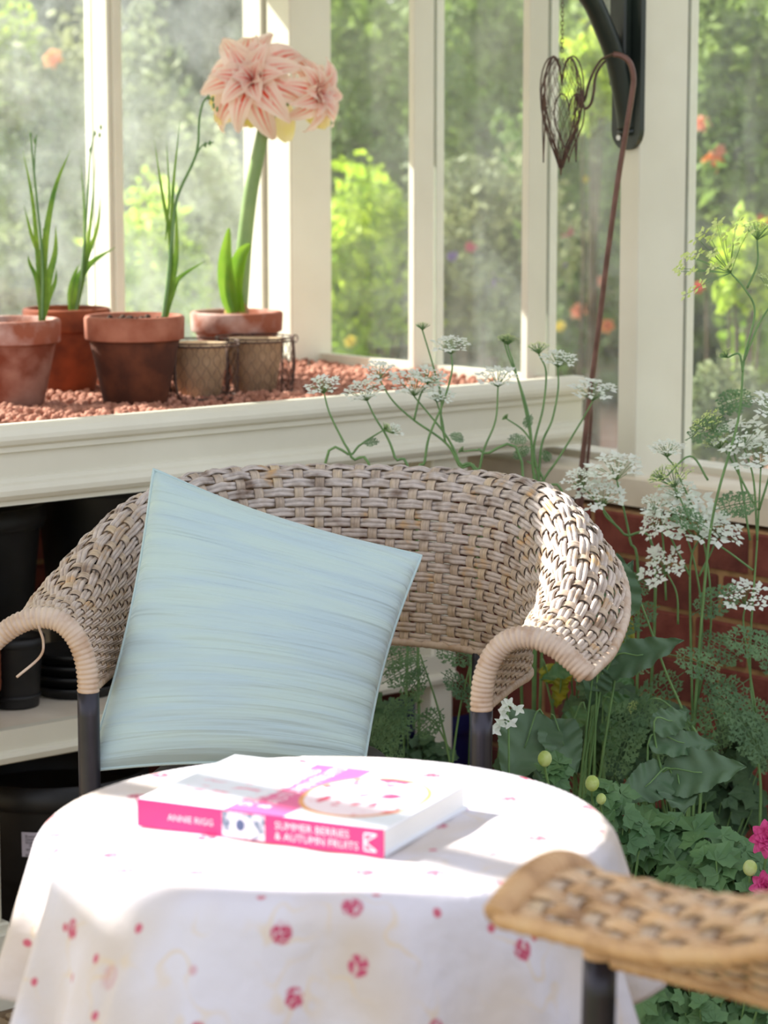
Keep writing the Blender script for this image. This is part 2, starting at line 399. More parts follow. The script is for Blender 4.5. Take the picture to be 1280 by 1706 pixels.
# back wall (left-hand in the photo): window_1
win1 = MB(); win1.cbox(0.0, 2.3, -0.06, 0.09, 0.653, 0.70, 0.004); win1.box(0.11, 2.3, 0.003, 0.03, 0.70, 0.80)
w1 = win1.build('window_1', M_['sill'], None, M=MC); tag(w1, kind='structure')
pane_row(w1, 'x', [0.03, 0.425, 0.735, 1.045, 1.36, 1.67, 2.25], 0.79, WALL_TOP, M_['glass_left'])
for a0, a1 in ((0.409, 0.441), (0.72, 0.752), (1.03, 1.062), (1.345, 1.377), (1.655, 1.687)):
    bar(w1, 'x', a0, a1, 0.050, 0.80, WALL_TOP)
bar(w1, 'x', 2.22, 2.29, 0.10, 0.70, WALL_TOP, 'post')
p = MB(); p.cbox(-0.04, 2.3, -0.04, 0.07, WALL_TOP, WALL_TOP + 0.115, 0.004); p.build('top_rail', M_['cream'], w1)
# corner post with a glazing groove
p = MB(); p.cbox(0.0, 0.098, 0.062, 0.134, 0.70, WALL_TOP, 0.003); p.cbox(0.0, 0.104, 0.0, 0.056, 0.70, WALL_TOP, 0.002); p.box(0.01, 0.09, 0.05, 0.07, 0.70, WALL_TOP)
cp = p.build('trim_2', M_['cream'], None, M=MC); tag(cp, kind='structure')

# ------------------------------------------------------------------ roof over the corner: rafters, and an added unseen panel with holes that shape the sunlight
def roof_z(b): return WALL_TOP + 0.115 + ROOF_K * b
def to_roof(P):
    a, b = ab(P); ka = tan(SUN_DELTA) ; s = SUN_TAN / cos(SUN_DELTA)      # per unit of b
    t = (P.z + s * b - (WALL_TOP + 0.115)) / (s + ROOF_K)                  # b on the roof plane
    return Vector((a + ka * (b - t), t))
rf = MB(); rf.box(-0.04, 3.2, -0.10, -0.04, WALL_TOP + 0.0, WALL_TOP + 0.13)
roof = rf.build('roof', M_['roofwood'], None, M=MC); tag(roof, kind='structure')
for k in range(8):
    a0 = 0.02 + k * 0.62
    p = MB(); n0 = 0
    prof = [(-0.05, roof_z(-0.05)), (2.9, roof_z(2.9)), (2.9, roof_z(2.9) + 0.07), (-0.05, roof_z(-0.05) + 0.07)]
    p.extr(prof, a0, a0 + 0.035); p.build('rafter', M_['roofwood'], roof)
def lit_poly(pts): return [to_roof(p) for p in pts]
TZ = 0.653
h1 = lit_poly([at_z(-60, 1449, TZ), at_z(300, 1458, TZ), at_z(560, 1464, TZ), at_z(880, 1478, TZ), at_z(1000, 1420, TZ), at_z(1040, 1180, TZ), at_z(640, 1150, TZ), at_z(-300, 1215, TZ), at_z(-300, 1385, TZ), at_z(-120, 1396, TZ)])
h2 = lit_poly([at_y(800, 1215, 2.80), at_y(1030, 1190, 2.76), at_y(1110, 1085, 2.93), at_y(1085, 830, 3.10), at_y(880, 840, 3.26), at_y(855, 1060, 3.05)])
outer = [Vector((-0.35, -0.03)), Vector((4.2, -0.03)), Vector((4.2, 1.7)), Vector((-0.35, 1.7))]
def tess(outer, holes, th=0.006):
    polys = [[(v.x, v.y, 0) for v in outer]] + [[(v.x, v.y, 0) for v in h] for h in holes]
    flat = [q for pl in polys for q in pl]; tris = tessellate_polygon(polys)
    m = MB(); n = len(flat)
    for dz in (0.075, 0.075 + th):
        for q in flat: m.v.append(Vector((q[0], q[1], roof_z(q[1]) + dz)))
    for tr in tris: m.face(tr); m.face([n + i for i in reversed(tr)])
    return m
bl = tess(outer, [h1, h2]); bl.build('sun_mask_panel', M_['sun_mask'], roof)  # added out of view; holes cut to shape the sun patches below

# ------------------------------------------------------------------ planting bench
bench = empty('planting_bench', M=MC)
tag(bench, 'long cream painted planting bench with moulded front under the windows, filled with clay pebbles', 'bench')
BF = 0.825
pr = [(BF, 0.842), (BF + 0.006, 0.841), (BF + 0.012, 0.836), (BF + 0.016, 0.828), (BF + 0.0165, 0.822), (BF + 0.014, 0.8155), (BF + 0.008, 0.8115),
      (BF + 0.008, 0.8045), (BF + 0.002, 0.8035), (BF + 0.002, 0.769), (BF + 0.006, 0.768), (BF + 0.008, 0.762), (BF + 0.014, 0.759), (BF + 0.018, 0.752),
      (BF + 0.018, 0.745), (BF + 0.014, 0.7385), (BF + 0.009, 0.737), (BF + 0.009, 0.730), (BF - 0.02, 0.730), (BF - 0.02, 0.842)]
p = MB(); p.extr(pr, 0.03, 2.1); p.build('front_fascia', M_['cream'], bench, M=Matrix())
p = MB(); p.box(0.012, 0.03, 0.115, BF - 0.02, 0.74, 0.835); p.build('end_board', M_['cream'], bench)
p = MB(); p.box(0.03, 2.1, 0.10, 0.115, 0.74, 0.835); p.build('back_board', M_['cream'], bench)
p = MB(); p.box(0.03, 2.1, 0.115, BF - 0.02, 0.760, 0.775); p.build('tray', M_['sill'], bench)
# pebble bed
pb = MB(); rp = random.Random(3)
ICO = [Vector(v).normalized() for v in ((0,1,1.618),(0,-1,1.618),(0,1,-1.618),(0,-1,-1.618),(1,1.618,0),(-1,1.618,0),(1,-1.618,0),(-1,-1.618,0),(1.618,0,1),(-1.618,0,1),(1.618,0,-1),(-1.618,0,-1))]
ICF = [(0,1,8),(0,8,4),(0,4,5),(0,5,9),(0,9,1),(1,9,7),(1,7,6),(1,6,8),(8,6,10),(8,10,4),(4,10,2),(4,2,5),(5,2,11),(5,11,9),(9,11,7),(3,6,7),(3,10,6),(3,2,10),(3,11,2),(3,7,11)]
def pebble(mb, c, r, R):
    n = len(mb.v); e = Euler((R.uniform(0, 6), R.uniform(0, 6), R.uniform(0, 6))).to_matrix(); s = (R.uniform(.8, 1.15), R.uniform(.8, 1.1), R.uniform(.7, 1))
    for q in ICO: mb.v.append(c + e @ Vector((q.x * r * s[0], q.y * r * s[1], q.z * r * s[2])))
    for f in ICF: mb.face([n + i for i in f])
for _ in range(9500):
    a = rp.uniform(0.035, 1.75); b = 0.12 + 0.675 * rp.random() ** 0.8
    z = 0.812 + rp.random() * 0.010 + 0.006 * sin(a * 21) * sin(b * 17)
    pebble(pb, Vector((a, b, z)), rp.uniform(0.0055, 0.0085), rp)
pb.box(0.03, 1.8, 0.115, BF - 0.021, 0.776, 0.809)
o = pb.build('clay_pebbles', M_['pebble'], bench, True); o['kind'] = 'stuff'
# legs with stepped capital and plinth, lower shelf with moulded rail
def bench_leg(a0, b0, wd=0.046, cap=True):
    m = MB(); m.cbox(a0, a0 + wd, b0, b0 + wd, 0.0, 0.73, 0.004)
    for z0, z1, e in ((0.70, 0.73, 0.016), (0.685, 0.70, 0.010), (0.672, 0.685, 0.005), (0.0, 0.113, 0.016), (0.113, 0.126, 0.008)):
        if z0 > .5 and not cap: continue
        m.cbox(a0 - e, a0 + wd + e, b0 - e, b0 + wd + e, z0, z1, 0.003)
    return m.build('leg', M_['cream'], bench)
for a0 in (0.292, 1.158, 1.95):
    bench_leg(a0, BF - 0.07, cap=a0 < .5)
    bench_leg(a0, 0.16)
sp = [(BF - 0.03, 0.404), (BF - 0.022, 0.404), (BF - 0.022, 0.374), (BF - 0.016, 0.372), (BF - 0.013, 0.366), (BF - 0.015, 0.358), (BF - 0.022, 0.355), (BF - 0.04, 0.355), (BF - 0.04, 0.404)]
p = MB(); p.extr(sp, 0.29, 2.1); p.build('shelf_rail', M_['cream'], bench)
p = MB(); p.box(0.29, 2.1, 0.16, BF - 0.04, 0.384, 0.402); p.build('lower_shelf', M_['sill'], bench)

# ------------------------------------------------------------------ terracotta pots on the bench
def pot_profile(R, H):
    r0 = R * 0.64; rb = R * 0.90
    return [(0.0, 0.0), (r0 - 0.003, 0.0), (r0, 0.003), (rb * 0.985, H * 0.70), (rb, H * 0.725), (R * 0.965, H * 0.73), (R * 0.985, H * 0.745), (R, H * 0.97),
            (R - 0.002, H * 0.993), (R - 0.006, H), (R - 0.011, H * 0.99), (R - 0.013, H * 0.86), (R - 0.02, H * 0.845)]
def pot(root, R, H, m, soil_z=0.88, name='pot_body', rim=None):
    pf = pot_profile(R, H)
    q = MB(); q.lathe(pf[:6], 48); o = q.build(name, m, root, True)
    q = MB(); q.lathe([(R * .86, H * .735)] + pf[5:], 48); rr = q.build('rim', rim or m, root, True)
    if rim: rr['label'] = 'paler chalk-bloomed rim'
    s = MB()
    def sf(u, v):
        rr = (R - 0.013) * u; a = 2 * pi * v
        return (rr * cos(a), rr * sin(a), H * soil_z + 0.003 * sin(9 * a + 20 * u) * sin(31 * u + a) * (1 if u < .98 else 0))
    s.grid(sf, 8, 32); s.build('soil', M_['soil'], root, True); return o
def strap_leaf(mb, pts, w0, y, view=None, fold=0.25, n=6, m=0, tipw=0.05):
    """pts: image points (bottom to tip) put at real depth y; leaf blade faces roughly the viewer with a slight fold"""
    P = spline([at_y(*q[:2], y + (q[2] if len(q) > 2 else 0)) for q in pts], n)
    N = len(P); n0 = len(mb.v)
    for i, p in enumerate(P):
        t = (P[min(i+1, N-1)] - P[max(i-1, 0)]).normalized()
        side = t.cross(Vector((0.25, 1, 0.1)).normalized()).normalized()
        f = i / (N - 1); wd = w0 * min(1, 0.55 + 2.2 * f) * max(tipw, (1 - f ** 2.2)) * 0.5
        up = side.cross(t)
        mb.v += [p + side * wd, p + up * (wd * fold), p - side * wd]
    for i in range(N - 1):
        a = n0 + 3 * i
        mb.face((a, a + 1, a + 4, a + 3), m); mb.face((a + 1, a + 2, a + 5, a + 4), m)
GZ = 0.818
def pot_at(px, y, z=GZ):
    return Vector(((px - 640) / F_PX * y * 1.0, y, z))
def potx(px, y, z=GZ):
    # x so that the axis at height z+0.06 projects to column px
    d = (Vector((0, y, z + 0.06)) - EYE); depth = d.y * cos(PITCH) - d.z * sin(PITCH)
    return Vector(((px - 640) / F_PX * depth, y, z))
def small_buds(mb, pts, y, r):
    for q in pts: mb.ball(at_y(q[0], q[1], y), r, 0, 6, 4, (0.7, 0.7, 1.6))
# pot 1, far left
base = potx(18, 4.09); r1 = empty('potted_bulb_plant', base)
tag(r1, 'chalky terracotta pot with a bulb plant, leftmost on the bench, cut by the photo edge', 'potted plant')
pot(r1, 0.080, 0.136, M_['terra_mid'], rim=M_['terra_pale'])
def plant_leaves(root, y, leaves, name='leaf', m='strap'):
    for pts, wd in leaves:
        q = MB(); strap_leaf(q, pts, wd, y); rootpart(q, name, M_[m], root, True)
def plant_stem(root, y, pts, r, buds=None, m='stem'):
    q = MB(); q.tube(spline([at_y(*p, y) for p in pts], 8), r, 6); s = rootpart(q, 'stem', M_[m], root, True)
    if buds:
        q = MB(); small_buds(q, buds, y, 0.003); rootpart(q, 'bud', M_[m], root, True)
plant_leaves(r1, 4.09, [([(70, 540), (66, 470), (55, 340), (38, 250)], 0.010), ([(72, 540), (74, 420), (90, 320), (117, 250)], 0.013),
    ([(70, 540), (68, 440), (52, 390), (40, 342)], 0.010), ([(70, 540), (80, 470), (92, 420), (93, 376)], 0.014), ([(70, 540), (62, 470), (50, 440), (46, 424)], 0.009),
    ([(70, 540), (80, 500), (92, 470), (94, 446)], 0.010), ([(68, 545), (72, 500), (74, 420), (72, 380)], 0.014)])
plant_stem(r1, 4.09, [(70, 540), (70, 430), (60, 320), (54, 260), (51, 220)], (0.0028, 0.0012), [(51, 225), (58, 235)])
plant_stem(r1, 4.09, [(57, 300), (58, 260), (61, 224)], (0.0015, 0.0009))
# pot 2, behind
base = potx(112, 4.33); r2 = empty('potted_bulb_plant', base)
tag(r2, 'orange damp terracotta pot with a bulb plant, half hidden behind the leftmost pot', 'potted plant')
pot(r2, 0.073, 0.137, M_['terra_dark'])
plant_leaves(r2, 4.30, [([(124, 540), (126, 480), (150, 440), (192, 412)], 0.017), ([(122, 540), (118, 490), (124, 460), (132, 440)], 0.013),
    ([(124, 530), (140, 450), (150, 380), (160, 262)], 0.010), ([(124, 530), (142, 440), (162, 380), (168, 322)], 0.010), ([(126, 530), (140, 420), (140, 340), (134, 262)], 0.006)])
plant_stem(r2, 4.30, [(124, 535), (136, 460), (146, 330), (150, 260), (157, 222)], (0.0030, 0.0012), [(150, 250), (158, 222), (168, 212), (166, 225)])
# pot 3
base = potx(225, 4.115); r3 = empty('potted_bulb_plant', base)
tag(r3, 'terracotta pot of dark soil with a tall budding bulb plant, left of the wire basket', 'potted plant')
pot(r3, 0.0795, 0.140, M_['terra_brown'], 0.9, rim=M_['terracotta'])
q = MB(); rr_ = random.Random(2)
for _ in range(90):
    a = rr_.uniform(0, 2 * pi); d = 0.058 * math.sqrt(rr_.random()); pebble(q, Vector((d * cos(a), d * sin(a), 0.128 + rr_.uniform(0, .006))), rr_.uniform(.003, .007), rr_)
o = q.build('soil_crumbs', M_['soil'], r3, True); o['kind'] = 'stuff'
plant_leaves(r3, 4.12, [([(270, 545), (282, 480), (284, 400), (270, 320), (257, 232)], 0.010), ([(272, 540), (284, 440), (288, 320), (300, 202)], 0.009), ([(276, 400), (282, 330), (280, 280), (277, 228)], 0.004),
    ([(272, 545), (284, 480), (294, 420), (293, 330)], 0.014), ([(274, 530), (282, 490), (300, 462), (343, 434)], 0.012), ([(274, 530), (284, 500), (292, 480), (300, 465)], 0.009)])
plant_stem(r3, 4.12, [(270, 545), (280, 470), (286, 400), (295, 330), (322, 270), (330, 240), (332, 200), (338, 172), (347, 162), (352, 166)], (0.0034, 0.0012), [(347, 162), (355, 165), (356, 176), (362, 182)])
plant_stem(r3, 4.12, [(328, 256), (338, 242), (356, 237)], (0.0014, 0.0011), [(350, 238), (342, 241)])
# pot 4 and the amaryllis
base = potx(395, 4.42); r4 = empty('potted_amaryllis', base)
tag(r4, 'tall amaryllis with coral striped flowers in a terracotta pot behind the wire basket', 'potted plant')
pot(r4, 0.0785, 0.125, M_['terra_pale'], 0.9)
ya = 4.42
q = MB(); q.lathe([(0.012, 0.100), (0.021, 0.108), (0.0215, 0.118), (0.019, 0.132), (0.0165, 0.15), (0.0, 0.152)], 24, (0, 0, 0)); q.build('bulb', M_['bulb'], r4, True)
q = MB(); q.tube(spline([at_y(p[0], p[1], ya) for p in ((398, 520), (403, 460), (408, 400), (418, 320), (432, 250), (441, 205))], 8), lambda t: 0.0145 - 0.0045 * t, 16); rootpart(q, 'stem', M_['amstem'], r4, True)
for pts, wd in (([(390, 520), (384, 490), (378, 440), (382, 380)], 0.032), ([(402, 520), (394, 480), (402, 430), (417, 406)], 0.030), ([(392, 520), (388, 495), (384, 470), (380, 440)], 0.020)):
    q = MB(); P = [at_y(*p, ya - 0.02) for p in pts]; P = spline(P, 6); N = len(P); n0 = len(q.v)
    for i, pp in enumerate(P):
        f = i / (N - 1); t = (P[min(i+1, N-1)] - P[max(i-1, 0)]).normalized(); side = t.cross(Vector((0.4, 1, 0))).normalized(); wdt = wd * 0.5 * (sin(pi * (0.18 + 0.80 * f)) ** 0.7)
        up = side.cross(t)
        for k in (-1, -0.5, 0, 0.5, 1): q.v.append(pp + side * (wdt * k) + up * (-(k * k) * wdt * 0.5))
    for i in range(N - 1):
        for k in range(4): a = n0 + 5 * i + k; q.face((a, a + 1, a + 6, a + 5))
    rootpart(q, 'leaf', M_['amleaf'], r4, True)
def petal_mat():
    m = bpy.data.materials.new('amaryllis_petal'); m.use_nodes = True; t = m.node_tree; N = t.nodes; L = t.links
    b = N['Principled BSDF']; b.inputs['Roughness'].default_value = 0.45
    tc = N.new('ShaderNodeTexCoord'); sp = N.new('ShaderNodeSeparateXYZ'); L.new(tc.outputs['UV'], sp.inputs[0])
    # x: along 0 base .. 1 tip, y: across 0..1
    wv = N.new('ShaderNodeTexWave'); wv.inputs['Scale'].default_value = 1.6; wv.inputs['Distortion'].default_value = 1.5; wv.bands_direction = 'Y'; wv.inputs['Detail Scale'].default_value = 2
    mp = N.new('ShaderNodeMapping'); mp.inputs['Scale'].default_value = (0.35, 1, 1); L.new(tc.outputs['UV'], mp.inputs[0]); L.new(mp.outputs[0], wv.inputs['Vector'])
    # centre weight
    s1 = N.new('ShaderNodeMath'); s1.operation = 'SUBTRACT'; s1.inputs[1].default_value = 0.5; L.new(sp.outputs['Y'], s1.inputs[0])
    s2 = N.new('ShaderNodeMath'); s2.operation = 'ABSOLUTE'; L.new(s1.outputs[0], s2.inputs[0])
    s3 = N.new('ShaderNodeMapRange'); s3.inputs[1].default_value = 0.04; s3.inputs[2].default_value = 0.38; s3.inputs[3].default_value = 1; s3.inputs[4].default_value = 0; L.new(s2.outputs[0], s3.inputs[0])
    s4 = N.new('ShaderNodeMath'); s4.operation = 'MULTIPLY'; L.new(s3.outputs[0], s4.inputs[0]); 
    wr = N.new('ShaderNodeMapRange'); wr.inputs[1].default_value = 0.3; wr.inputs[2].default_value = 0.8; wr.inputs[3].default_value = 0.0; wr.inputs[4].default_value = 1.0
    L.new(wv.outputs['Fac'], wr.inputs[0]); L.new(wr.outputs[0], s4.inputs[1])
    tp = N.new('ShaderNodeMapRange'); tp.inputs[1].default_value = 0.98; tp.inputs[2].default_value = 0.55; tp.inputs[3].default_value = 0.15; tp.inputs[4].default_value = 1; L.new(sp.outputs['X'], tp.inputs[0])
    s5 = N.new('ShaderNodeMath'); s5.operation = 'MULTIPLY'; L.new(s4.outputs[0], s5.inputs[0]); L.new(tp.outputs[0], s5.inputs[1])
    r = N.new('ShaderNodeMixRGB'); r.inputs[1].default_value = (*lin((255, 238, 226)), 1); r.inputs[2].default_value = (*lin((240, 84, 54)), 1); L.new(s5.outputs[0], r.inputs[0])
    # greenish yellow at the base
    gb = N.new('ShaderNodeMapRange'); gb.inputs[1].default_value = 0.0; gb.inputs[2].default_value = 0.25; gb.inputs[3].default_value = 0.9; gb.inputs[4].default_value = 0; L.new(sp.outputs['X'], gb.inputs[0])
    r2_ = N.new('ShaderNodeMixRGB'); r2_.inputs[2].default_value = (*lin((206, 204, 96)), 1); L.new(gb.outputs[0], r2_.inputs[0]); L.new(r.outputs[0], r2_.inputs[1])
    L.new(r2_.outputs[0], b.inputs['Base Color'])
    tr = N.new('ShaderNodeBsdfTranslucent'); L.new(r2_.outputs[0], tr.inputs[0]); mx = N.new('ShaderNodeMixShader'); mx.inputs[0].default_value = 0.45
    L.new(b.outputs[0], mx.inputs[1]); L.new(tr.outputs[0], mx.inputs[2]); L.new(mx.outputs[0], N['Material Output'].inputs[0]); return m
M_['petal'] = petal_mat()
M_['sepal'] = mat('pale_yellow_petal', (250, 236, 196), (236, 226, 138), rough=0.5, scale=20, trans=0.5)
def petal(mb, c, axis, phi, tilt, L_, wd, R, m=0, curl=0.5):
    """petal from centre c leaning tilt from axis, at angle phi about it"""
    ax = axis.normalized(); e1 = ax.orthogonal().normalized(); e2 = ax.cross(e1)
    out = e1 * cos(phi) + e2 * sin(phi); side = ax.cross(out)
    ph = R.uniform(0, 6); wv = R.uniform(0.5, 1.2)
    def fn(u, v):
        k = (v - 0.5) * 2
        th = tilt + curl * u * u                       # bends outwards toward the tip
        d = ax * cos(th * (0.6 + 0.4 * u)) + out * sin(th * (0.6 + 0.4 * u))
        wd_ = wd * 0.5 * (sin(pi * min(1, (u * 0.93 + 0.05)) ** 0.85) ** 0.75 + 0.08 * (1 - u))
        nn = (d.cross(side)).normalized()
        return c + d * (L_ * u) + side * (wd_ * k) + nn * (wd_ * 0.35 * k * k - L_ * 0.06 * wv * sin(9 * u + ph + 2 * k) * abs(k))
    mb.grid(fn, 9, 6, m)
def bloom(root, c, axis, R, Lp, rings):
    hd = empty('flower', (0, 0, 0)); hd.parent = root; hd.location = c - root.location
    for n, tilt, sc, wsc, ph0, cu in rings:
        for k in range(n):
            q = MB(); petal(q, Vector((0, 0, 0)), axis, 2 * pi * (k + R.uniform(-.12, .12)) / n + ph0, tilt + R.uniform(-.1, .1), Lp * sc * R.uniform(.92, 1.06), Lp * wsc, R, 0, cu)
            q.build('petal', M_['petal'], hd, True)
    q = MB(); q.ball(Vector((0, 0, 0)), 0.005, 0, 8, 6); q.build('throat', M_['umbelgreen'], hd, True)
RB = random.Random(11)
cA = at_y(425, 138, ya - 0.01); cB = at_y(522, 158, ya - 0.005); cC = at_y(470, 118, ya + 0.03); cD = at_y(392, 165, ya + 0.03)
RINGS = [(6, 1.4, 1.0, .56, 0, .6), (6, 1.05, .92, .50, .5, .45), (6, .7, .74, .42, .2, .35), (5, .35, .5, .32, .7, .3)]
bloom(r4, cA, Vector((-0.25, -0.9, 0.35)), RB, 0.100, RINGS)
bloom(r4, cB, Vector((0.75, -0.55, 0.05)), RB, 0.072, RINGS)
bloom(r4, cC, Vector((0.35, 0.1, 0.75)), RB, 0.066, RINGS[:3])
bloom(r4, cD, Vector((-0.85, 0.2, -0.25)), RB, 0.062, RINGS[:2])
# back of the lower petals, pale yellow, and the short flower stalks
for a_, b_, wd in (((448, 150), (480, 236), .050), ((440, 155), (412, 210), .046), ((500, 160), (545, 212), .042), ((400, 150), (352, 178), .042), ((395, 160), (362, 205), .036), ((455, 165), (440, 200), .03)):
    c0 = at_y(*a_, ya + .005); c1 = at_y(*b_, ya - .015); ax = c1 - c0; sd = ax.cross(Vector((0.1 * (b_[0] > 440), 1, .1))).normalized(); fw = sd.cross(ax).normalized(); q = MB()
    q.grid(lambda u, v: c0 + ax * u + sd * (wd * .5 * (v * 2 - 1) * (sin(pi * (u * .86 + .10)) ** .7)) + fw * (.010 * sin(pi * u) + .004 * (v * 2 - 1) ** 2 + .0015 * sin(9 * u + 5 * v)), 12, 6)
    rootpart(q, 'petal', M_['sepal'], r4, True)
for tgt in ((428, 152), (500, 150), (465, 140), (405, 165)):
    q = MB(); q.tube(spline([at_y(441, 206, ya), at_y((441 + tgt[0]) / 2 + 2, 178, ya), at_y(*tgt, ya)], 6), (0.0045, 0.0042), 8); rootpart(q, 'flower_stalk', M_['amleaf'], r4, True)
q = MB(); strap_leaf(q, [(441, 210), (430, 190), (424, 165), (430, 150)], 0.012, ya - 0.01); rootpart(q, 'spathe', M_['sepal'], r4, True)

# ------------------------------------------------------------------ wire basket and its two peat pots
bl0 = at_z(322, 672, GZ); bl1 = at_z(507, 653, GZ)
bu = (bl1 - bl0); bu.z = 0; BW = bu.length; bu.normalize(); bv = Vector((-bu.y, bu.x, 0))
bz = math.atan2(bu.y, bu.x)
bk = empty('wire_basket', bl0 + bv * 0.052 + Vector((0, 0, 0.0)), bz)
tag(bk, 'rusty twin-cup wire mesh basket holding two small brown pots, at the bench front', 'basket')
CR = BW / 4 + 0.002; cs = (CR - 0.002, BW - CR + 0.002); BH = 0.092
q = MB()
for cx in cs:
    for z, rr in ((0.004, CR * 0.97), (BH, CR), (BH - 0.005, CR)):
        q.tube([Vector((cx + rr * cos(2*pi*k/40), rr * sin(2*pi*k/40), z)) for k in range(40)], 0.0016, 6, closed=True)
    for k in range(4):
        a = pi / 4 + k * pi / 2 - pi / 4; q.tube([Vector((cx + CR * .97 * cos(a), CR * .97 * sin(a), 0.004)), Vector((cx + CR * cos(a), CR * sin(a), BH))], 0.0012, 5)
q.tube([Vector((0, -CR * .8, 0.003)), Vector((BW, -CR * .8, 0.003))], 0.002, 6); q.tube([Vector((0, CR * .8, 0.003)), Vector((BW, CR * .8, 0.003))], 0.002, 6)
q.build('frame', M_['wire'], bk, True)
for sx, xx in ((-1, -0.004), (1, BW + 0.004)):
    q = MB(); q.tube(spline([(xx + sx * 0.002, -0.02, BH - 0.006), (xx + sx * 0.005, -0.02, 0.05), (xx - sx * 0.000, -0.02, 0.012), (xx - sx * 0.016, -0.02, 0.003), (xx - sx * .05, -.02, 0.002)], 6), 0.0022, 6)
    q.build('side_bar', M_['wire'], bk, True)
q = MB()
for cx in cs:
    for k in range(22):
        for sg in (-1, 1):
            pts = []
            for j in range(13):
                f = j / 12; a = 2 * pi * (k / 22) + sg * (0.5 * abs(((f * 3.5) % 1) * 2 - 1)) * (2 * pi / 22); rr = CR * (.972 + .028 * f)
                pts.append(Vector((cx + rr * cos(a), rr * sin(a), 0.004 + (BH - 0.006) * f)))
            q.tube(pts, 0.0006, 3, caps=False)
q.build('wire_mesh', M_['wire'], bk)
q = MB(); q.tube([Vector((BW + 0.011 + 0.006 * cos(a * pi / 8), -0.02, BH - 0.006 + 0.006 * sin(a * pi / 8))) for a in range(16)], 0.0012, 5, closed=True); q.build('ring', M_['wire'], bk)
for i, cx in enumerate(cs):
    P = bk.location + bu * cx + Vector((0, 0, 0.005)); q = MB()
    q.lathe([(0, 0), (0.034, 0), (0.0475, 0.078), (0.050, 0.080), (0.050, 0.0835), (0.0455, 0.0835), (0.0445, 0.07), (0.035, 0.03), (0, 0.028)], 32)
    o = q.build('peat_pot', M_['peat'], None, True); o.location = P
    tag(o, ['small brown pot in the left cup of the wire basket', 'small brown pot in the right cup of the wire basket'][i], 'pot', 'small pots in the wire basket')

# ------------------------------------------------------------------ things stored under the bench
def plastic_pot(loc, R, H, label, m='black', name='plastic_pot', group='black plastic pots under the bench', ribs=0):
    root = empty(name, loc); tag(root, label, 'pot', group)
    prof = [(0, 0), (R * .76, 0), (R * .78, .004), (R * .9, H * .86), (R * .98, H * .87), (R, H * .9), (R, H), (R - .003, H), (R * .93, H * .86), (R * .74, .006), (0, .006)]
    q = MB(); q.lathe(prof, 32); q.build('body', M_[m], root, True)
    for k in range(ribs):
        z = H * (0.12 + .2 * k); q = MB(); q.lathe([(R * (.80 + .14 * z / H), z), (R * (.83 + .14 * z / H), z + .002), (R * (.83 + .14 * z / H), z + .005), (R * (.80 + .14 * z / H), z + .007)], 32)
        q.build('rib', M_[m], root, True)
    return root
SH = 0.403
plastic_pot(at_z(56, 1184, SH) + V * 0.05, 0.046, 0.105, 'narrow black plastic pot standing on the lower shelf by the left chair arm', ribs=1)
for k in range(4):
    P = at_z(172, 1165, SH) + V * 0.07; q = empty('plastic_tray', (P.x, P.y, SH + k * 0.017))
    tag(q, 'black plastic tray on the lower shelf, ' + ['lowest', 'second from the bottom', 'third from the bottom', 'topmost'][k] + ' of the stack', 'tray', 'stacked black trays')
    m = MB(); m.lathe([(0, 0), (.058, 0), (.062, .01), (.066, .012), (.066, .016), (.062, .016), (.056, .004), (0, .004)], 32); m.build('dish', M_['black'], q, True)
for k in range(7):
    P = at_z(-22, 1196, SH) + V * 0.03; q = empty('terracotta_pot', (P.x, P.y, SH + k * 0.0125))
    tag(q, 'nested terracotta pot at the left end of the lower shelf, ' + ['lowest one', 'second from below', 'third from below', 'middle one', 'third from the top', 'second from the top', 'uppermost one'][k], 'pot', 'nested terracotta pots')
    m = MB(); m.lathe([(0, 0), (.026, 0), (.032, .035), (.037, .036), (.038, .05), (.035, .05), (.033, .037), (.027, .003), (0, .003)], 28); m.build('body', M_['terra_dark'], q, True)
plastic_pot(at_z(95, 1480, 0.13) * 1.0 + Vector((0, 0, -0.13)) + V * 0.02, 0.145, 0.30, 'large black plastic container with a white sticker under the bench, left of the table', name='plastic_container')
big = bpy.data.objects['plastic_container']
P = at_z(95, 1480, 0.13) + V * 0.02; big.location = (P.x, P.y + .06, 0)
# sticker on the big container
def sticker(root, R, zc, wd, ht, ang):
    q = MB(); q.grid(lambda u, v: (R * cos(ang + (u - .5) * wd / R), R * sin(ang + (u - .5) * wd / R), zc + (v - .5) * ht), 8, 1)
    s = q.build('sticker', M_['tagwhite'], root); s['label'] = 'white sticker with rows of small print'; return s
def text_mesh(name, body, size, m, parent, Mx, align='LEFT', ext=0.0):
    c = bpy.data.curves.new(name, 'FONT'); c.body = body; c.size = size; c.align_x = align; c.extrude = ext; c.resolution_u = 2
    t = bpy.data.objects.new(name, c); COL.objects.link(t)
    dg = bpy.context.evaluated_depsgraph_get(); me = bpy.data.meshes.new_from_object(t.evaluated_get(dg))
    bpy.data.objects.remove(t); bpy.data.curves.remove(c)
    o = bpy.data.objects.new(name, me); me.name = name; me.materials.clear(); me.materials.append(m); COL.objects.link(o); o.parent = parent; o.matrix_local = Mx; return o
P0 = at_y(64, 1403, big.location.y - 0.118); stz = P0.z
dirx = P0 - Vector(big.location); ang = math.atan2(dirx.y, dirx.x)
Rs = 0.145 * (.78 + .12 * stz / .26) + 0.006
stk = sticker(big, Rs, stz, 0.044, 0.037, ang)
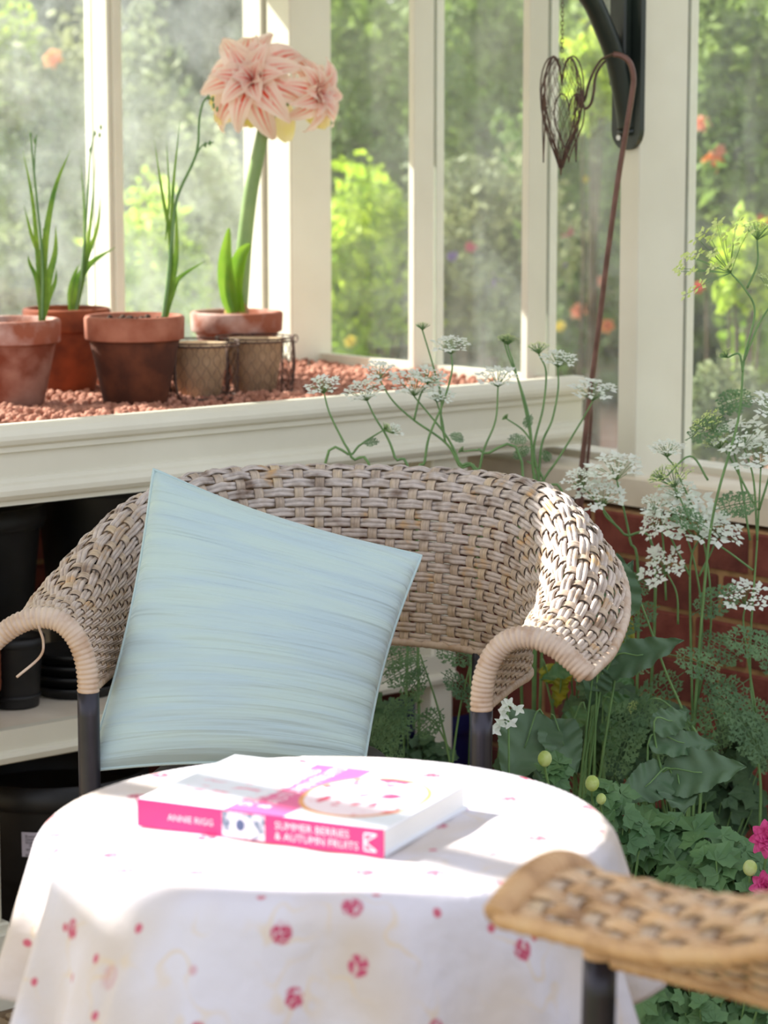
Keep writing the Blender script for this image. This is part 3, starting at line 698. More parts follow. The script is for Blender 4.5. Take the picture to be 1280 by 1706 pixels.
for i, tx in enumerate(('Round P', 'Diameter', 'Wall m', '   10L', 'upc 52', '', 'RR   B')):
    nrm = Vector((cos(ang), sin(ang), 0)); rt = Vector((-sin(ang), cos(ang), 0)); 
    Mx = Matrix((( rt.x, 0, nrm.x, 0), (rt.y, 0, nrm.y, 0), (0, 1, 0, 0), (0, 0, 0, 1)))
    loc = nrm * (Rs + 0.0012) - rt * 0.016 + Vector((0, 0, stz + 0.011 - i * 0.0048)); Mx.translation = loc
    if tx: text_mesh('print', tx, 0.0058, M_['ink'], stk, Mx)
plastic_pot(Vector((-0.20, 3.95, 0)), 0.12, 0.26, 'black plastic bucket on the floor under the bench behind the cushion')
plastic_pot(Vector((0.075, 4.36, 0.0)), 0.085, 0.27, 'navy blue glazed pot under the bench behind the chair back', 'navy', 'glazed_pot', None)
plastic_pot(W(0.98, .42, SH), 0.13, 0.27, 'black plastic tub added to darken the lower shelf behind the left chair arm', name='dark_filler_tub', group='black tubs added to darken the lower shelf')  # this tub and the next are added to darken the space under the bench
plastic_pot(W(0.70, .42, SH), 0.13, 0.31, 'black plastic tub added to darken the lower shelf behind the cushion', name='dark_filler_tub', group='black tubs added to darken the lower shelf')
plastic_pot(W(1.27, .45, SH), 0.10, 0.22, 'black plastic pot at the far left of the lower shelf, behind the terracotta stack')

# ------------------------------------------------------------------ the wicker armchair
def chair_build(flat=0.0, rm='reed', wm='wrap'):
    root = empty('wicker_armchair')
    # plan curve of the inner bottom edge (x right, y back)
    pts = []
    AX, AY, Y0 = 0.243, 0.262, 0.205
    for i in range(6): pts.append(Vector((-0.226 - 0.017 * i / 5, Y0 * i / 5, 0)))
    for i in range(1, 24):
        a = pi - pi * i / 24; e = 0.92
        cx = cos(a); sy = sin(a); pts.append(Vector((AX * (abs(cx) ** e) * (1 if cx > 0 else -1), Y0 + AY * sy ** e, 0)))
    for i in range(5, -1, -1): pts.append(Vector((0.226 + 0.017 * i / 5, Y0 * i / 5, 0)))
    L = [0.0]
    for i in range(1, len(pts)): L.append(L[-1] + (pts[i] - pts[i-1]).length)
    TL = L[-1]
    def plan(s):
        d = s * TL; i = 1
        while i < len(L) - 1 and L[i] < d: i += 1
        t = (d - L[i-1]) / (L[i] - L[i-1]); t = max(-.5, min(1.5, t)); p = pts[i-1].lerp(pts[i], t)
        i0 = max(0, i - 2); i1 = min(len(pts) - 1, i + 1); tg = (pts[i1] - pts[i0]).normalized()
        return p, Vector((-tg.y, tg.x, 0)), tg      # outward normal: path runs left-back-right, outside is on its left
    def sm(x): x = max(0, min(1, x)); return x * x * (3 - 2 * x)
    def section(s, t):
        p, n, tg = plan(s); k = sm((p.y - 0.10) / 0.33)
        zc = 0.687 - flat * .016 + 0.131 * k; zb = 0.617 - 0.02 * k; zo = 0.664 + flat * .010 + 0.09 * k
        off = 0.118 - 0.012 * k
        B = [(0.0, zb), (-0.004 + .01 * k, zc + 0.012), (0.050 + 0.030 * k * 0.5, zc + 0.050 - .004 * k), (off, zo)]
        u = 1 - t
        o = u**3*B[0][0] + 3*u*u*t*B[1][0] + 3*u*t*t*B[2][0] + t**3*B[3][0]
        z = u**3*B[0][1] + 3*u*u*t*B[1][1] + 3*u*t*t*B[2][1] + t**3*B[3][1]
        return p + n * o + Vector((0, 0, z)), n, tg
    def nrm(s, t):
        e = 1e-3; a = section(min(1, s + e), t)[0] - section(max(0, s - e), t)[0]; b = section(s, min(1, t + e))[0] - section(s, max(0, t - e))[0]
        return a.cross(b).normalized()
    NST = 2 * round(TL * 1.19 / 0.0265 / 2)   # stakes
    ROWS = 24
    # precompute the surface on a fine lattice
    NS = NST * 4
    def weave(s, ph): return cos(pi * (s * NST + ph))
    R = random.Random(21)
    tmap = [section(0.5, i / 60)[0] for i in range(61)]; cum = [0]
    for i in range(60): cum.append(cum[-1] + (tmap[i+1] - tmap[i]).length)
    def t_at(f):
        d = f * cum[-1]
        for i in range(60):
            if cum[i+1] >= d: return (i + (d - cum[i]) / (cum[i+1] - cum[i] + 1e-9)) / 60
        return 1
    for r in range(ROWS):
        f = (r + 0.5) / ROWS; t = t_at(f); half = 0.5 / ROWS * 0.98
        t0 = t_at(max(0, f - half)); t1 = t_at(min(1, f + half)); ph = r % 2
        q = MB(); n0 = 0
        # two flat reeds side by side
        cross = [(0.0, -0.1), (0.12, .75), (0.30, 1.0), (0.43, .7), (0.5, -0.15), (0.57, .7), (0.72, 1.0), (0.9, .75), (1.0, -0.1), (0.75, -.55), (0.25, -.55)]
        th = 0.0024; jit = [R.uniform(-.07, .07) for _ in range(NST + 2)]
        for i in range(NS + 1):
            s = i / NS; w_ = weave(s, ph); amp = 0.0030 * w_
            kk = jit[int(s * NST)]
            a0 = section(s, t0)[0]; a1 = section(s, t1)[0]; nn = nrm(s, t)
            sq = 1.0 - 0.10 * (1 - abs(w_))          # squeezed between stakes
            for c, h in cross:
                cc = 0.5 + (c - 0.5) * sq + kk * 0.6 * abs(w_)
                q.v.append(a0.lerp(a1, cc) + nn * (amp + th * h))
        C_ = len(cross)
        for i in range(NS):
            for k in range(C_):
                k2 = (k + 1) % C_
                q.face((i*C_+k, (i+1)*C_+k, (i+1)*C_+k2, i*C_+k2), 0, [(i/NS, k/C_ + r), ((i+1)/NS, k/C_ + r), ((i+1)/NS, (k+1)/C_ + r), (i/NS, (k+1)/C_ + r)])
        q.build('reed', M_[rm], root, True)
    # stakes run across the reeds
    for kx in range(NST):
        s = (kx + 0.0) / NST + 0.0
        if kx == 0: continue
        q = MB(); NT = ROWS * 3; wds = 0.0062
        cross = [(-1, 0), (-.85, .7), (-.35, .9), (0, .4), (.35, .9), (.85, .7), (1, 0), (.6, -.6), (-.6, -.6)]
        C_ = len(cross)
        for j in range(NT + 1):
            f = j / NT; t = t_at(f); P = section(s, t)[0]; nn = nrm(s, t); tg = (section(min(1, s + .003), t)[0] - section(max(0, s - .003), t)[0]).normalized()
            # where row r passes over this stake (weave=+1) the stake goes under
            amp = -0.0024 * cos(pi * kx) * cos(pi * (f * ROWS - 0.5))
            for c, h in cross: q.v.append(P + tg * (c * wds) + nn * (amp + 0.0011 * h))
        for j in range(NT):
            for k in range(C_):
                k2 = (k + 1) % C_; q.face((j*C_+k, j*C_+k2, (j+1)*C_+k2, (j+1)*C_+k), 0, [(j/NT*.3, k/C_ + kx), (j/NT*.3, (k+1)/C_ + kx), ((j+1)/NT*.3, (k+1)/C_ + kx), ((j+1)/NT*.3, k/C_ + kx)])
        q.build('stake', M_['stake'], root, True)
    # wrapped canes: two front arches, bottom edge, outer edge
    def wrapped(name, path, r, turns, m=None):
        m = wm
        q = MB(); N = turns * 6; L2 = [0]
        for i in range(1, len(path)): L2.append(L2[-1] + (path[i] - path[i-1]).length)
        P = []
        for i in range(N + 1):
            d = L2[-1] * i / N; j = 1
            while j < len(L2) - 1 and L2[j] < d: j += 1
            P.append(path[j-1].lerp(path[j], (d - L2[j-1]) / (L2[j] - L2[j-1] + 1e-9)))
        q.tube(P, lambda t: r * (0.90 + 0.13 * abs(sin(pi * t * turns))), 12)
        q.build(name, M_[m], root, True)
    for s in (0.0, 1.0):
        path = [section(s, i / 30)[0] for i in range(31)]
        wrapped('wrapped_arm_end', path, 0.0125, 34)
    wrapped('wrapped_outer_edge', [section(i / 120, 1.0)[0] for i in range(121)], 0.0065, 120)
    wrapped('wrapped_bottom_edge', [section(i / 120, 0.0)[0] for i in range(121)], 0.0055, 120)
    # tube frame
    def tb(name, P, r=0.0095, n=6, m='legmetal'):
        q = MB(); q.tube(spline(P, n), r, 12); return q.build(name, M_[m], root, True)
    for sx in (-1, 1):
        tb('leg', [(sx * .226, 0.0, .618), (sx * .224, -.004, .45), (sx * .214, -.012, .22), (sx * .206, -.02, 0.0)], 0.0125)
        tb('leg', [(sx * .150, .425, .60), (sx * .150, .41, .45), (sx * .16, .42, .22), (sx * .175, .45, 0.0)])
    ring = [(-.21, 0, .42), (.21, 0, .42), (.215, .22, .42), (.19, .38, .42), (-.19, .38, .42), (-.215, .22, .42)]
    q = MB(); q.tube([Vector(p) for p in ring], 0.009, 8, closed=True); q.build('seat_frame', M_['legmetal'], root, True)
    for k in range(22):
        x = -.2 + .4 * k / 21; q = MB(); q.tube([Vector((x, -.005, .433)), Vector((x, .19, .427 + .003 * (k % 2))), Vector((x, .385, .433))], .0085, 6, flat=.5); q.build('seat_reed', M_['seat'], root, True)
    q = MB(); q.cbox(-.2, .2, .0, .38, .415, .424, .003); q.build('seat_base', M_['seat'], root)
    q = MB()
    def padf(u, v):                                   # dark squab on the seat, rounded edges
        uu = 2 * pi * u; e = lambda c: (abs(c) ** .35) * (1 if c > 0 else -1); w_ = sin(pi * v) ** .35 if 0 < v < 1 else 0
        return (-.060 + .135 * e(cos(uu)) * w_, .155 + .145 * e(sin(uu)) * w_, .476 - .040 * cos(pi * v) - .004 * (1 - w_) * cos(pi * v))
    q.grid(padf, 48, 16); q.build('seat_pad', M_['black'], root, True)
    return root
CH = Vector((-0.114, 2.845, 0)); PSI = radians(-12)
chair = chair_build()
chair.location = CH; chair.rotation_euler = (0, 0, PSI)
tag(chair, 'greyish woven wicker armchair with a blue cushion standing in front of the bench', 'chair', 'wicker armchairs')
M_['reed_warm_lit'] = wicker_mat('warm_lit_reed', [(140, 104, 72), (190, 152, 112), (214, 184, 150), (206, 158, 98)], 30)  # warmer light on the second chair put into its reed and rim colours
M_['wrap_warm_lit'] = wicker_mat('warm_lit_rim', [(150, 112, 74), (196, 156, 112), (206, 172, 128)], 40)
c2 = chair_build(1.0, 'reed_warm_lit', 'wrap_warm_lit')
th2 = radians(-125.5); S2 = 1.045
tip = at_z(850, 1535, 0.674 * S2); R2 = Matrix.Rotation(th2, 3, 'Z')
org = tip - R2 @ Vector((0.344, 0, 0)) * S2; c2.location = (org.x, org.y, 0); c2.rotation_euler = (0, 0, th2); c2.scale = (S2,) * 3
tag(c2, 'tan wicker armchair of which one arm and front leg show at the lower right edge', 'chair', 'wicker armchairs')
# loose cane end under the left arm
q = MB(); q.tube(spline([at_y(64, 1043, 2.87), at_y(72, 1070, 2.88), at_y(66, 1095, 2.87), at_y(28, 1128, 2.85)], 6), 0.0016, 5)
Mi = (Matrix.Translation(CH) @ Matrix.Rotation(PSI, 4, 'Z')).inverted(); q.v = [Mi @ v for v in q.v]; q.build('loose_cane', M_['wrap'], chair, True)

# ------------------------------------------------------------------ cushion
def cushion_mat():
    m = bpy.data.materials.new('crinkled_blue_cotton'); m.use_nodes = True; t = m.node_tree; N = t.nodes; L = t.links
    b = N['Principled BSDF']; b.inputs['Roughness'].default_value = 0.85; b.inputs['Sheen Weight'].default_value = 0.2
    tc = N.new('ShaderNodeTexCoord'); mp = N.new('ShaderNodeMapping'); mp.inputs['Scale'].default_value = (1.3, 30, 1); L.new(tc.outputs['UV'], mp.inputs[0])
    nz = N.new('ShaderNodeTexNoise'); nz.inputs['Scale'].default_value = 1; nz.inputs['Detail'].default_value = 2; nz.inputs['Distortion'].default_value = 0.3; L.new(mp.outputs[0], nz.inputs['Vector'])
    r = N.new('ShaderNodeValToRGB'); r.color_ramp.elements[0].color = (*lin((170, 192, 198)), 1); r.color_ramp.elements[1].color = (*lin((176, 197, 195)), 1)
    r.color_ramp.elements[0].position = .4; r.color_ramp.elements[1].position = .6
    mp2 = N.new('ShaderNodeMapping'); mp2.inputs['Scale'].default_value = (2, 14, 1); L.new(tc.outputs['UV'], mp2.inputs[0]); n2 = N.new('ShaderNodeTexNoise'); n2.inputs['Scale'].default_value = 1; L.new(mp2.outputs[0], n2.inputs['Vector'])
    L.new(n2.outputs['Fac'], r.inputs[0]); L.new(r.outputs[0], b.inputs['Base Color'])
    bp = N.new('ShaderNodeBump'); bp.inputs['Strength'].default_value = 0.9; bp.inputs['Distance'].default_value = 0.006; L.new(nz.outputs['Fac'], bp.inputs['Height']); L.new(bp.outputs[0], b.inputs['Normal'])
    return m
M_['cushion'] = cushion_mat()
TLc = at_y(256, 782, 3.07); TRc = at_y(702, 926, 3.10); BRc = at_y(604, 1288, 2.93); BLc = at_y(146, 1284, 2.90)
cn = (TRc - BLc).cross(TLc - BRc).normalized()
if cn.y > 0: cn = -cn
ctr = (TLc + TRc + BRc + BLc) / 4
def cushion_face(sgn):
    def fn(u, v):
        # u across left->right, v up; pull edge middles inwards
        ex = 0.03 * sin(pi * v) ; ey = 0.035 * sin(pi * u)
        uu = ex * (1 - 2 * u) * 1.0 + u; vv = v + ey * (1 - 2 * v)
        p = (BLc * (1 - uu) + BRc * uu) * (1 - vv) + (TLc * (1 - uu) + TRc * uu) * vv
        bul = (max(0, 16 * u * (1 - u) * v * (1 - v))) ** 0.42
        wr = 0.0035 * sin(60 * v + 6 * u + 3 * sin(5 * u)) * (1 - bul) * (1 if 0.001 < u < .999 and 0.001 < v < .999 else 0) * sin(pi * min(1, v * 1.0))
        th = (0.060 if sgn > 0 else 0.035)
        return p + cn * (sgn * (bul * th) + wr)
    return fn
cush = empty('cushion', Vector((ctr.x, ctr.y, BLc.z)))
tag(cush, 'pale blue-green crinkled cotton cushion leaning in the wicker armchair', 'cushion')
q = MB(); q.grid(cushion_face(1), 60, 60); q.grid(cushion_face(-1), 40, 40); rootpart(q, 'cushion_cover', M_['cushion'], cush, True)
edge = []
f1 = cushion_face(1)
for i in range(40): edge.append(f1(i / 40, 0))
for i in range(40): edge.append(f1(1, i / 40))
for i in range(40): edge.append(f1(1 - i / 40, 1))
for i in range(40): edge.append(f1(0, 1 - i / 40))
q = MB(); q.tube(edge, 0.0022, 6, closed=True); rootpart(q, 'seam', M_['cushion'], cush, True)

# ------------------------------------------------------------------ table, cloth, book
TC = Vector((0, 0, 0)); c_l = at_z(44, 1400, TZ); c_r = at_z(1056, 1400, TZ)
TC = Vector(((c_l.x + c_r.x) / 2 - 0.004, 2.205, 0)); TR = 0.243
tb_ = empty('bistro_table', (TC.x, TC.y, 0)); tag(tb_, 'small round table on black metal legs under a floral cloth', 'table')
q = MB(); q.lathe([(0, TZ - .022), (TR - .006, TZ - .022), (TR, TZ - .016), (TR, TZ - .006), (TR - .004, TZ - .003), (0, TZ - .003)], 64); q.build('tabletop', M_['blackmetal'], tb_)
for a in (0.8, 2.3, 3.95, 5.4):
    q = MB(); q.tube(spline([(.16 * cos(a), .16 * sin(a), TZ - .02), (.15 * cos(a), .15 * sin(a), .4), (.20 * cos(a), .20 * sin(a), .0)], 8), 0.0095, 10); q.build('leg', M_['blackmetal'], tb_, True)
q = MB(); q.tube([Vector((.15 * cos(k * pi / 16), .15 * sin(k * pi / 16), .36)) for k in range(32)], .006, 8, closed=True); q.build('leg_ring', M_['blackmetal'], tb_, True)

def cloth_mat():
    m = bpy.data.materials.new('floral_tablecloth'); m.use_nodes = True; t = m.node_tree; N = t.nodes; L = t.links
    b = N['Principled BSDF']; b.inputs['Roughness'].default_value = 0.8; b.inputs['Sheen Weight'].default_value = 0.1
    tc = N.new('ShaderNodeTexCoord')
    def vor(scale, off=0):
        mp = N.new('ShaderNodeMapping'); mp.inputs['Location'].default_value = (off, off * .7, 0); L.new(tc.outputs['UV'], mp.inputs[0])
        v = N.new('ShaderNodeTexVoronoi'); v.voronoi_dimensions = '2D'; v.inputs['Scale'].default_value = scale; v.inputs['Randomness'].default_value = 0.75; L.new(mp.outputs[0], v.inputs['Vector']); return v
    def mr(sock, a, b_, c, d):
        n = N.new('ShaderNodeMapRange'); n.inputs[1].default_value = a; n.inputs[2].default_value = b_; n.inputs[3].default_value = c; n.inputs[4].default_value = d; L.new(sock, n.inputs[0]); return n.outputs[0]
    def mul(a, b_):
        n = N.new('ShaderNodeMath'); n.operation = 'MULTIPLY'; L.new(a, n.inputs[0]); L.new(b_, n.inputs[1]); return n.outputs[0]
    # large blossoms, broken into florets by a fine voronoi
    v1 = vor(15); fine = vor(190, 3.1)
    big_ = mul(mr(v1.outputs['Distance'], 0.115, 0.145, 1, 0), mr(fine.outputs['Distance'], 0.42, 0.62, 1, 0.2))
    sep = N.new('ShaderNodeSeparateColor'); L.new(v1.outputs['Color'], sep.inputs[0]); big_ = mul(big_, mr(sep.outputs[0], 0.42, 0.45, 0, 1))
    v2 = vor(21, 7.7); sm_ = mr(v2.outputs['Distance'], 0.06, 0.09, 1, 0)
    sep2 = N.new('ShaderNodeSeparateColor'); L.new(v2.outputs['Color'], sep2.inputs[0]); sm_ = mul(sm_, mr(sep2.outputs[0], 0.66, 0.69, 0, 1))
    nz = N.new('ShaderNodeTexNoise'); nz.inputs['Scale'].default_value = 15; nz.inputs['Detail'].default_value = 2; L.new(tc.outputs['UV'], nz.inputs['Vector'])
    ab_ = N.new('ShaderNodeMath'); ab_.operation = 'SUBTRACT'; ab_.inputs[1].default_value = 0.5; L.new(nz.outputs['Fac'], ab_.inputs[0]); a2 = N.new('ShaderNodeMath'); a2.operation = 'ABSOLUTE'; L.new(ab_.outputs[0], a2.inputs[0])
    vine = mul(mr(a2.outputs[0], 0.006, 0.022, 0.4, 0), mr(v1.outputs['Distance'], .2, .5, 1, .0))
    c0 = N.new('ShaderNodeMixRGB'); nb = N.new('ShaderNodeTexNoise'); nb.inputs['Scale'].default_value = 7; L.new(tc.outputs['UV'], nb.inputs['Vector']); rb = N.new('ShaderNodeValToRGB'); rb.color_ramp.elements[0].position = .42; rb.color_ramp.elements[1].position = .62; rb.color_ramp.elements[0].color = (*lin((222, 219, 228)), 1); rb.color_ramp.elements[1].color = (*lin((212, 200, 190)), 1); L.new(nb.outputs['Fac'], rb.inputs[0]); L.new(rb.outputs[0], c0.inputs[1]); c0.inputs[2].default_value = (*lin((226, 200, 150)), 1); L.new(vine, c0.inputs[0])  # beige blotches put warm tan shading into the cloth colour
    c1 = N.new('ShaderNodeMixRGB'); c1.inputs[2].default_value = (*lin((196, 78, 112)), 1); L.new(big_, c1.inputs[0]); L.new(c0.outputs[0], c1.inputs[1])
    c2_ = N.new('ShaderNodeMixRGB'); c2_.inputs[2].default_value = (*lin((204, 100, 124)), 1); L.new(sm_, c2_.inputs[0]); L.new(c1.outputs[0], c2_.inputs[1])
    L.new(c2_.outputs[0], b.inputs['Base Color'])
    n3 = N.new('ShaderNodeTexNoise'); n3.inputs['Scale'].default_value = 26; n3.inputs['Detail'].default_value = 3; L.new(tc.outputs['UV'], n3.inputs['Vector'])
    bp = N.new('ShaderNodeBump'); bp.inputs['Strength'].default_value = 0.5; bp.inputs['Distance'].default_value = 0.010; L.new(n3.outputs['Fac'], bp.inputs['Height']); L.new(bp.outputs[0], b.inputs['Normal'])
    tr = N.new('ShaderNodeBsdfTranslucent'); L.new(c2_.outputs[0], tr.inputs[0]); mx = N.new('ShaderNodeMixShader'); mx.inputs[0].default_value = 0.2
    L.new(b.outputs[0], mx.inputs[1]); L.new(tr.outputs[0], mx.inputs[2]); L.new(mx.outputs[0], N['Material Output'].inputs[0])
    return m
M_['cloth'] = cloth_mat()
HS = 0.392; CROT = radians(-4)       # half side of the square cloth
def cloth_pt(th, f):
    c = abs(cos(th - CROT)); s = abs(sin(th - CROT)); Lc = HS / max(c, s)          # distance to the square's border
    Lc = min(Lc, HS * 1.36)
    l = f * Lc; R0 = TR + 0.006
    bend = 0.016
    if l <= R0 - bend:
        r = l; z = TZ; drop = 0
    else:
        x = l - (R0 - bend)
        if x < bend * 1.571: a = x / bend; r = R0 - bend + bend * sin(a); z = TZ - bend * (1 - cos(a)); drop = x
        else: drop = x; r = R0; z = TZ - bend - (x - bend * 1.571) * 0.985
    k = max(0, drop - 0.012)
    corner = abs(sin(2 * (th - CROT)))
    ripple = (sin(9 * th + 1.0) * .5 + sin(14 * th + 2.2) * .35 + sin(5 * th) * .3 + .5) * k * (0.13 + 0.16 * corner)
    r2 = r + ripple + k * 0.14
    # the fold that catches the sun on the left, and a pinch at the left rear
    for a0, wd, am in ((radians(183), .06, .16), (radians(318), .05, .16), (radians(262), .09, .08)):
        d_ = (th - a0) / wd; r2 += am * k * math.exp(-d_ * d_)
    g_ = max(0, min(1, (th - radians(184)) / radians(20))); r2 -= .36 * k * g_ * max(0, 1 - max(0, th - radians(204)) / .5)
    for a0, am in ((radians(207), .30), (radians(236), .10)):
        x_ = (th - a0) / .06
        if x_ > -.5: x_ = min(1, x_ + .5); r2 += am * k * x_ * x_ * (3 - 2 * x_) * max(0, 1 - (th - a0) / 1.1)
    z2 = z + (0.0012 * sin(11 * l * 6 + 3 * th) * sin(5 * th) if drop <= 0 else 0)
    return Vector((r2 * cos(th), r2 * sin(th), z2)), (l * cos(th) * 1.0, l * sin(th))
q = MB(); NT_, NR = 420, 72
for i in range(NT_ + 1):
    th = 2 * pi * i / NT_
    for j in range(NR + 1):
        f = j / NR; p, uv = cloth_pt(th, f); q.v.append(p)
UVc = lambda i, j: cloth_pt(2 * pi * i / NT_, j / NR)[1]
uvs = [UVc(i, j) for i in range(NT_ + 1) for j in range(NR + 1)]
for i in range(NT_):
    for j in range(NR):
        a = i * (NR + 1) + j; b_ = a + NR + 1; idx = (a, a + 1, b_ + 1, b_); q.face(idx, 0, [uvs[k] for k in idx])
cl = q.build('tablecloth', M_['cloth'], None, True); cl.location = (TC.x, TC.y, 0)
tag(cl, 'white cotton tablecloth with small pink flowers draped over the round table', 'tablecloth')
smd = cl.modifiers.new('thickness', 'SOLIDIFY'); smd.thickness = 0.0008; smd.offset = 1

# book
BZ = TZ + 0.0015; BT = 0.024
b_sl = at_z(228, 1331, BZ + BT); b_sr = at_z(638, 1381, BZ + BT); b_br = at_z(784, 1304, BZ + BT); b_bl = at_z(393, 1257, BZ + BT)
ex = ((b_sr - b_sl) + (b_br - b_bl)).normalized(); ex.z = 0; ex.normalize(); ey = Vector((-ex.y, ex.x, 0))
BL_ = ((b_sr - b_sl).length + (b_br - b_bl).length) / 2; BWd = (((b_bl - b_sl).dot(ey)) + ((b_br - b_sr).dot(ey))) / 2
bc = (b_sl + b_sr + b_br + b_bl) / 4
book = empty('book', Vector((bc.x, bc.y, BZ)), math.atan2(ex.y, ex.x)); tag(book, 'hardback cookery book with a pink spine lying on the floral tablecloth', 'book')
hx, hy = BL_ / 2, BWd / 2
q = MB(); q.box(-hx + .003, hx - .003, -hy + .003, hy - .003, .0025, BT - .0025); q.build('pages', M_['page'], book)
def cover_mat(spine):
    m = bpy.data.materials.new('book_' + ('spine' if spine else 'cover')); m.use_nodes = True; t = m.node_tree; N = t.nodes; L = t.links
    b = N['Principled BSDF']; b.inputs['Roughness'].default_value = 0.3
    if spine: b.inputs['Base Color'].default_value = (*lin((222, 48, 122)), 1)
    else: b.inputs['Base Color'].default_value = (*lin((226, 230, 238)), 1)
    return m
M_['cover'] = cover_mat(False); M_['spine'] = cover_mat(True)
q = MB(); q.box(-hx, hx, -hy, hy, BT - .0025, BT); q.box(-hx, hx, -hy, hy, 0, .0025); q.build('cover', M_['cover'], book)
sp_ = MB(); sp_.box(-hx, hx, -hy - .0012, -hy + .0005, 0, BT); spo = sp_.build('spine', M_['spine'], book); spo['label'] = 'pink spine with white lettering'
# spine print
def spm(x, z): return Matrix(((1, 0, 0, x), (0, 0, -1, -hy - .0016), (0, 1, 0, z), (0, 0, 0, 1)))
text_mesh('spine_lettering', 'ANNIE RIGG', 0.0080, M_['white_print'], spo, spm(-hx + BL_ * .13, BT * .36))
text_mesh('spine_lettering', 'SUMMER BERRIES', 0.0092, M_['white_print'], spo, spm(-hx + BL_ * .57, BT * .56))
text_mesh('spine_lettering', '& AUTUMN FRUITS', 0.0092, M_['white_print'], spo, spm(-hx + BL_ * .57, BT * .18))
q = MB()                                   # publisher's angular mark: mirrored K shape
xk = hx * .93
for seg in (((-.5, -.5), (-.5, .5)), ((-.5, 0), (.5, .5)), ((-.5, 0), (.5, -.5)), ((-.5, .5), (.45, .5)), ((-.5, -.5), (.45, -.5))):
    (x0, z0), (x1, z1) = seg
    q.tube([Vector((hx * .90 + x0 * .011, -hy - .0013, BT * .5 + z0 * .014)), Vector((hx * .90 + x1 * .011, -hy - .0013, BT * .5 + z1 * .014))], .0010, 4)
q.build('spine_mark', M_['white_print'], spo)
M_['spine_photo'] = mat('spine_photo', (236, 232, 240), (110, 126, 150), rough=.4, scale=130, thr=(.5, .62))
M_['band'] = mat('cover_band', (226, 92, 150), None, rough=.35)
M_['plate'] = mat('plate_print', (236, 170, 110), (216, 140, 84), rough=.4, scale=90)
M_['pieprint'] = mat('fruit_print', (246, 226, 232), (222, 60, 104), rough=.4, scale=62, detail=2, thr=(.52, .60))
M_['berryprint'] = mat('berry_print', (228, 230, 238), (226, 90, 130), rough=.4, scale=75, detail=2, stretch=(.5, 1.2, 1), thr=(.56, .66))
q = MB(); q.box(-hx + BL_ * .355, -hx + BL_ * .53, -hy - .0015, -hy - .0011, 0.001, BT - .001); q.build('spine_picture', M_['spine_photo'], spo)
q = MB(); q.ball((-hx + BL_ * .43, -hy - .0016, BT * .52), .0042, 0, 10, 6, (1, .06, 1.25)); q.build('spine_picture_berry', mat('berry_blue', (86, 98, 136), None), spo)
q = MB(); q.box(-hx + BL_ * .36, -hx + BL_ * .60, -hy, hy, BT, BT + .0002); bd_ = q.build('cover_band', M_['band'], book)
def disc(mb, cx, cy, r, z0, z1, n=48, sx=1, sy=1): 
    n0 = len(mb.v)
    for z in (z0, z1):
        for k in range(n): a = 2*pi*k/n; mb.v.append(Vector((cx + sx*r*cos(a), cy + sy*r*sin(a), z)))
    mb.face([n0 + n + k for k in range(n)]); 
    for k in range(n): mb.face((n0+k, n0+(k+1)%n, n0+n+(k+1)%n, n0+n+k))
q = MB(); disc(q, hx * .49, hy * .02, hy * .80, BT, BT + .00025, sx=.78); q.build('cover_picture', M_['plate'], book)
q = MB(); disc(q, hx * .49, hy * .02, hy * .74, BT + .0002, BT + .0004, sx=.78); q.build('cover_picture', M_['pieprint'], book)
q = MB(); disc(q, -hx * .52, -hy * .05, hy * .72, BT, BT + .00025, sx=.7); q.build('cover_picture', M_['berryprint'], book)
for i, tx in enumerate(('SUMMER BERRIES', '& AUTUMN FRUITS')):
    Mx = Matrix(((0, -1, 0, -hx + BL_ * (.425 + .075 * i)), (1, 0, 0, -hy * .8), (0, 0, 1, BT + .0004), (0, 0, 0, 1)))
    text_mesh('cover_lettering', tx, BWd / 9.6, M_['white_print'], book, Mx)

# ------------------------------------------------------------------ iron roof bracket, shepherd's crook, wire heart
br = empty('roof_bracket', M=MC); tag(br, 'dark green cast iron curved roof bracket bolted to the window post', 'bracket')
bz0 = 1.0; 
def zpix(py, P):                      # height on the vertical line over P at image row py
    d = ray(640, py); return EYE.z + d.z / d.y * P.y
pw = W(0.113, 1.008); zb = zpix(250, pw)
q = MB(); hw = 0.031; prof = []
for k in range(13): a = pi + pi * k / 12; prof.append((1.008 + hw * cos(a), zb + hw + hw * sin(a)))
prof = prof + [(1.008 + hw, 1.95), (1.008 - hw, 1.95)]
q.extr(prof, 0.111, 0.121); q.build('back_plate', M_['iron'], br)
q = MB(); q.cbox(.121, .138, .985, 1.02, zb + .10, 1.95, .003); q.build('rib', M_['iron'], br)
def P_on_b(px, py, bb):               # image point on the vertical plane b = bb
    d = ray(px, py); e = K - EYE; t = (e.dot(V) - bb) / d.dot(V); return EYE + d * t
ap = [P_on_b(1046, 213, 1.008), P_on_b(1042, 180, 1.008), P_on_b(1026, 100, 1.008), P_on_b(1006, 45, 1.008), P_on_b(980, -8, 1.008), P_on_b(930, -60, 1.008), P_on_b(850, -105, 1.008), P_on_b(740, -140, 1.008)]
MCi = MC.inverted()
q = MB(); q.tube([MCi @ p for p in spline(ap, 8)], lambda t: 0.0165 - .001 * t, 14); q.build('curved_arm', M_['iron'], br, True)
q = MB(); q.tube([MCi @ p for p in spline([P_on_b(1047, 216, 1.008), P_on_b(1047, 200, 1.008)], 4)], .0135, 14); q.tube([MCi @ p for p in [P_on_b(1048, 222, 1.008), P_on_b(1047, 214, 1.008)]], .0185, 14); q.build('arm_socket', M_['iron'], br, True)
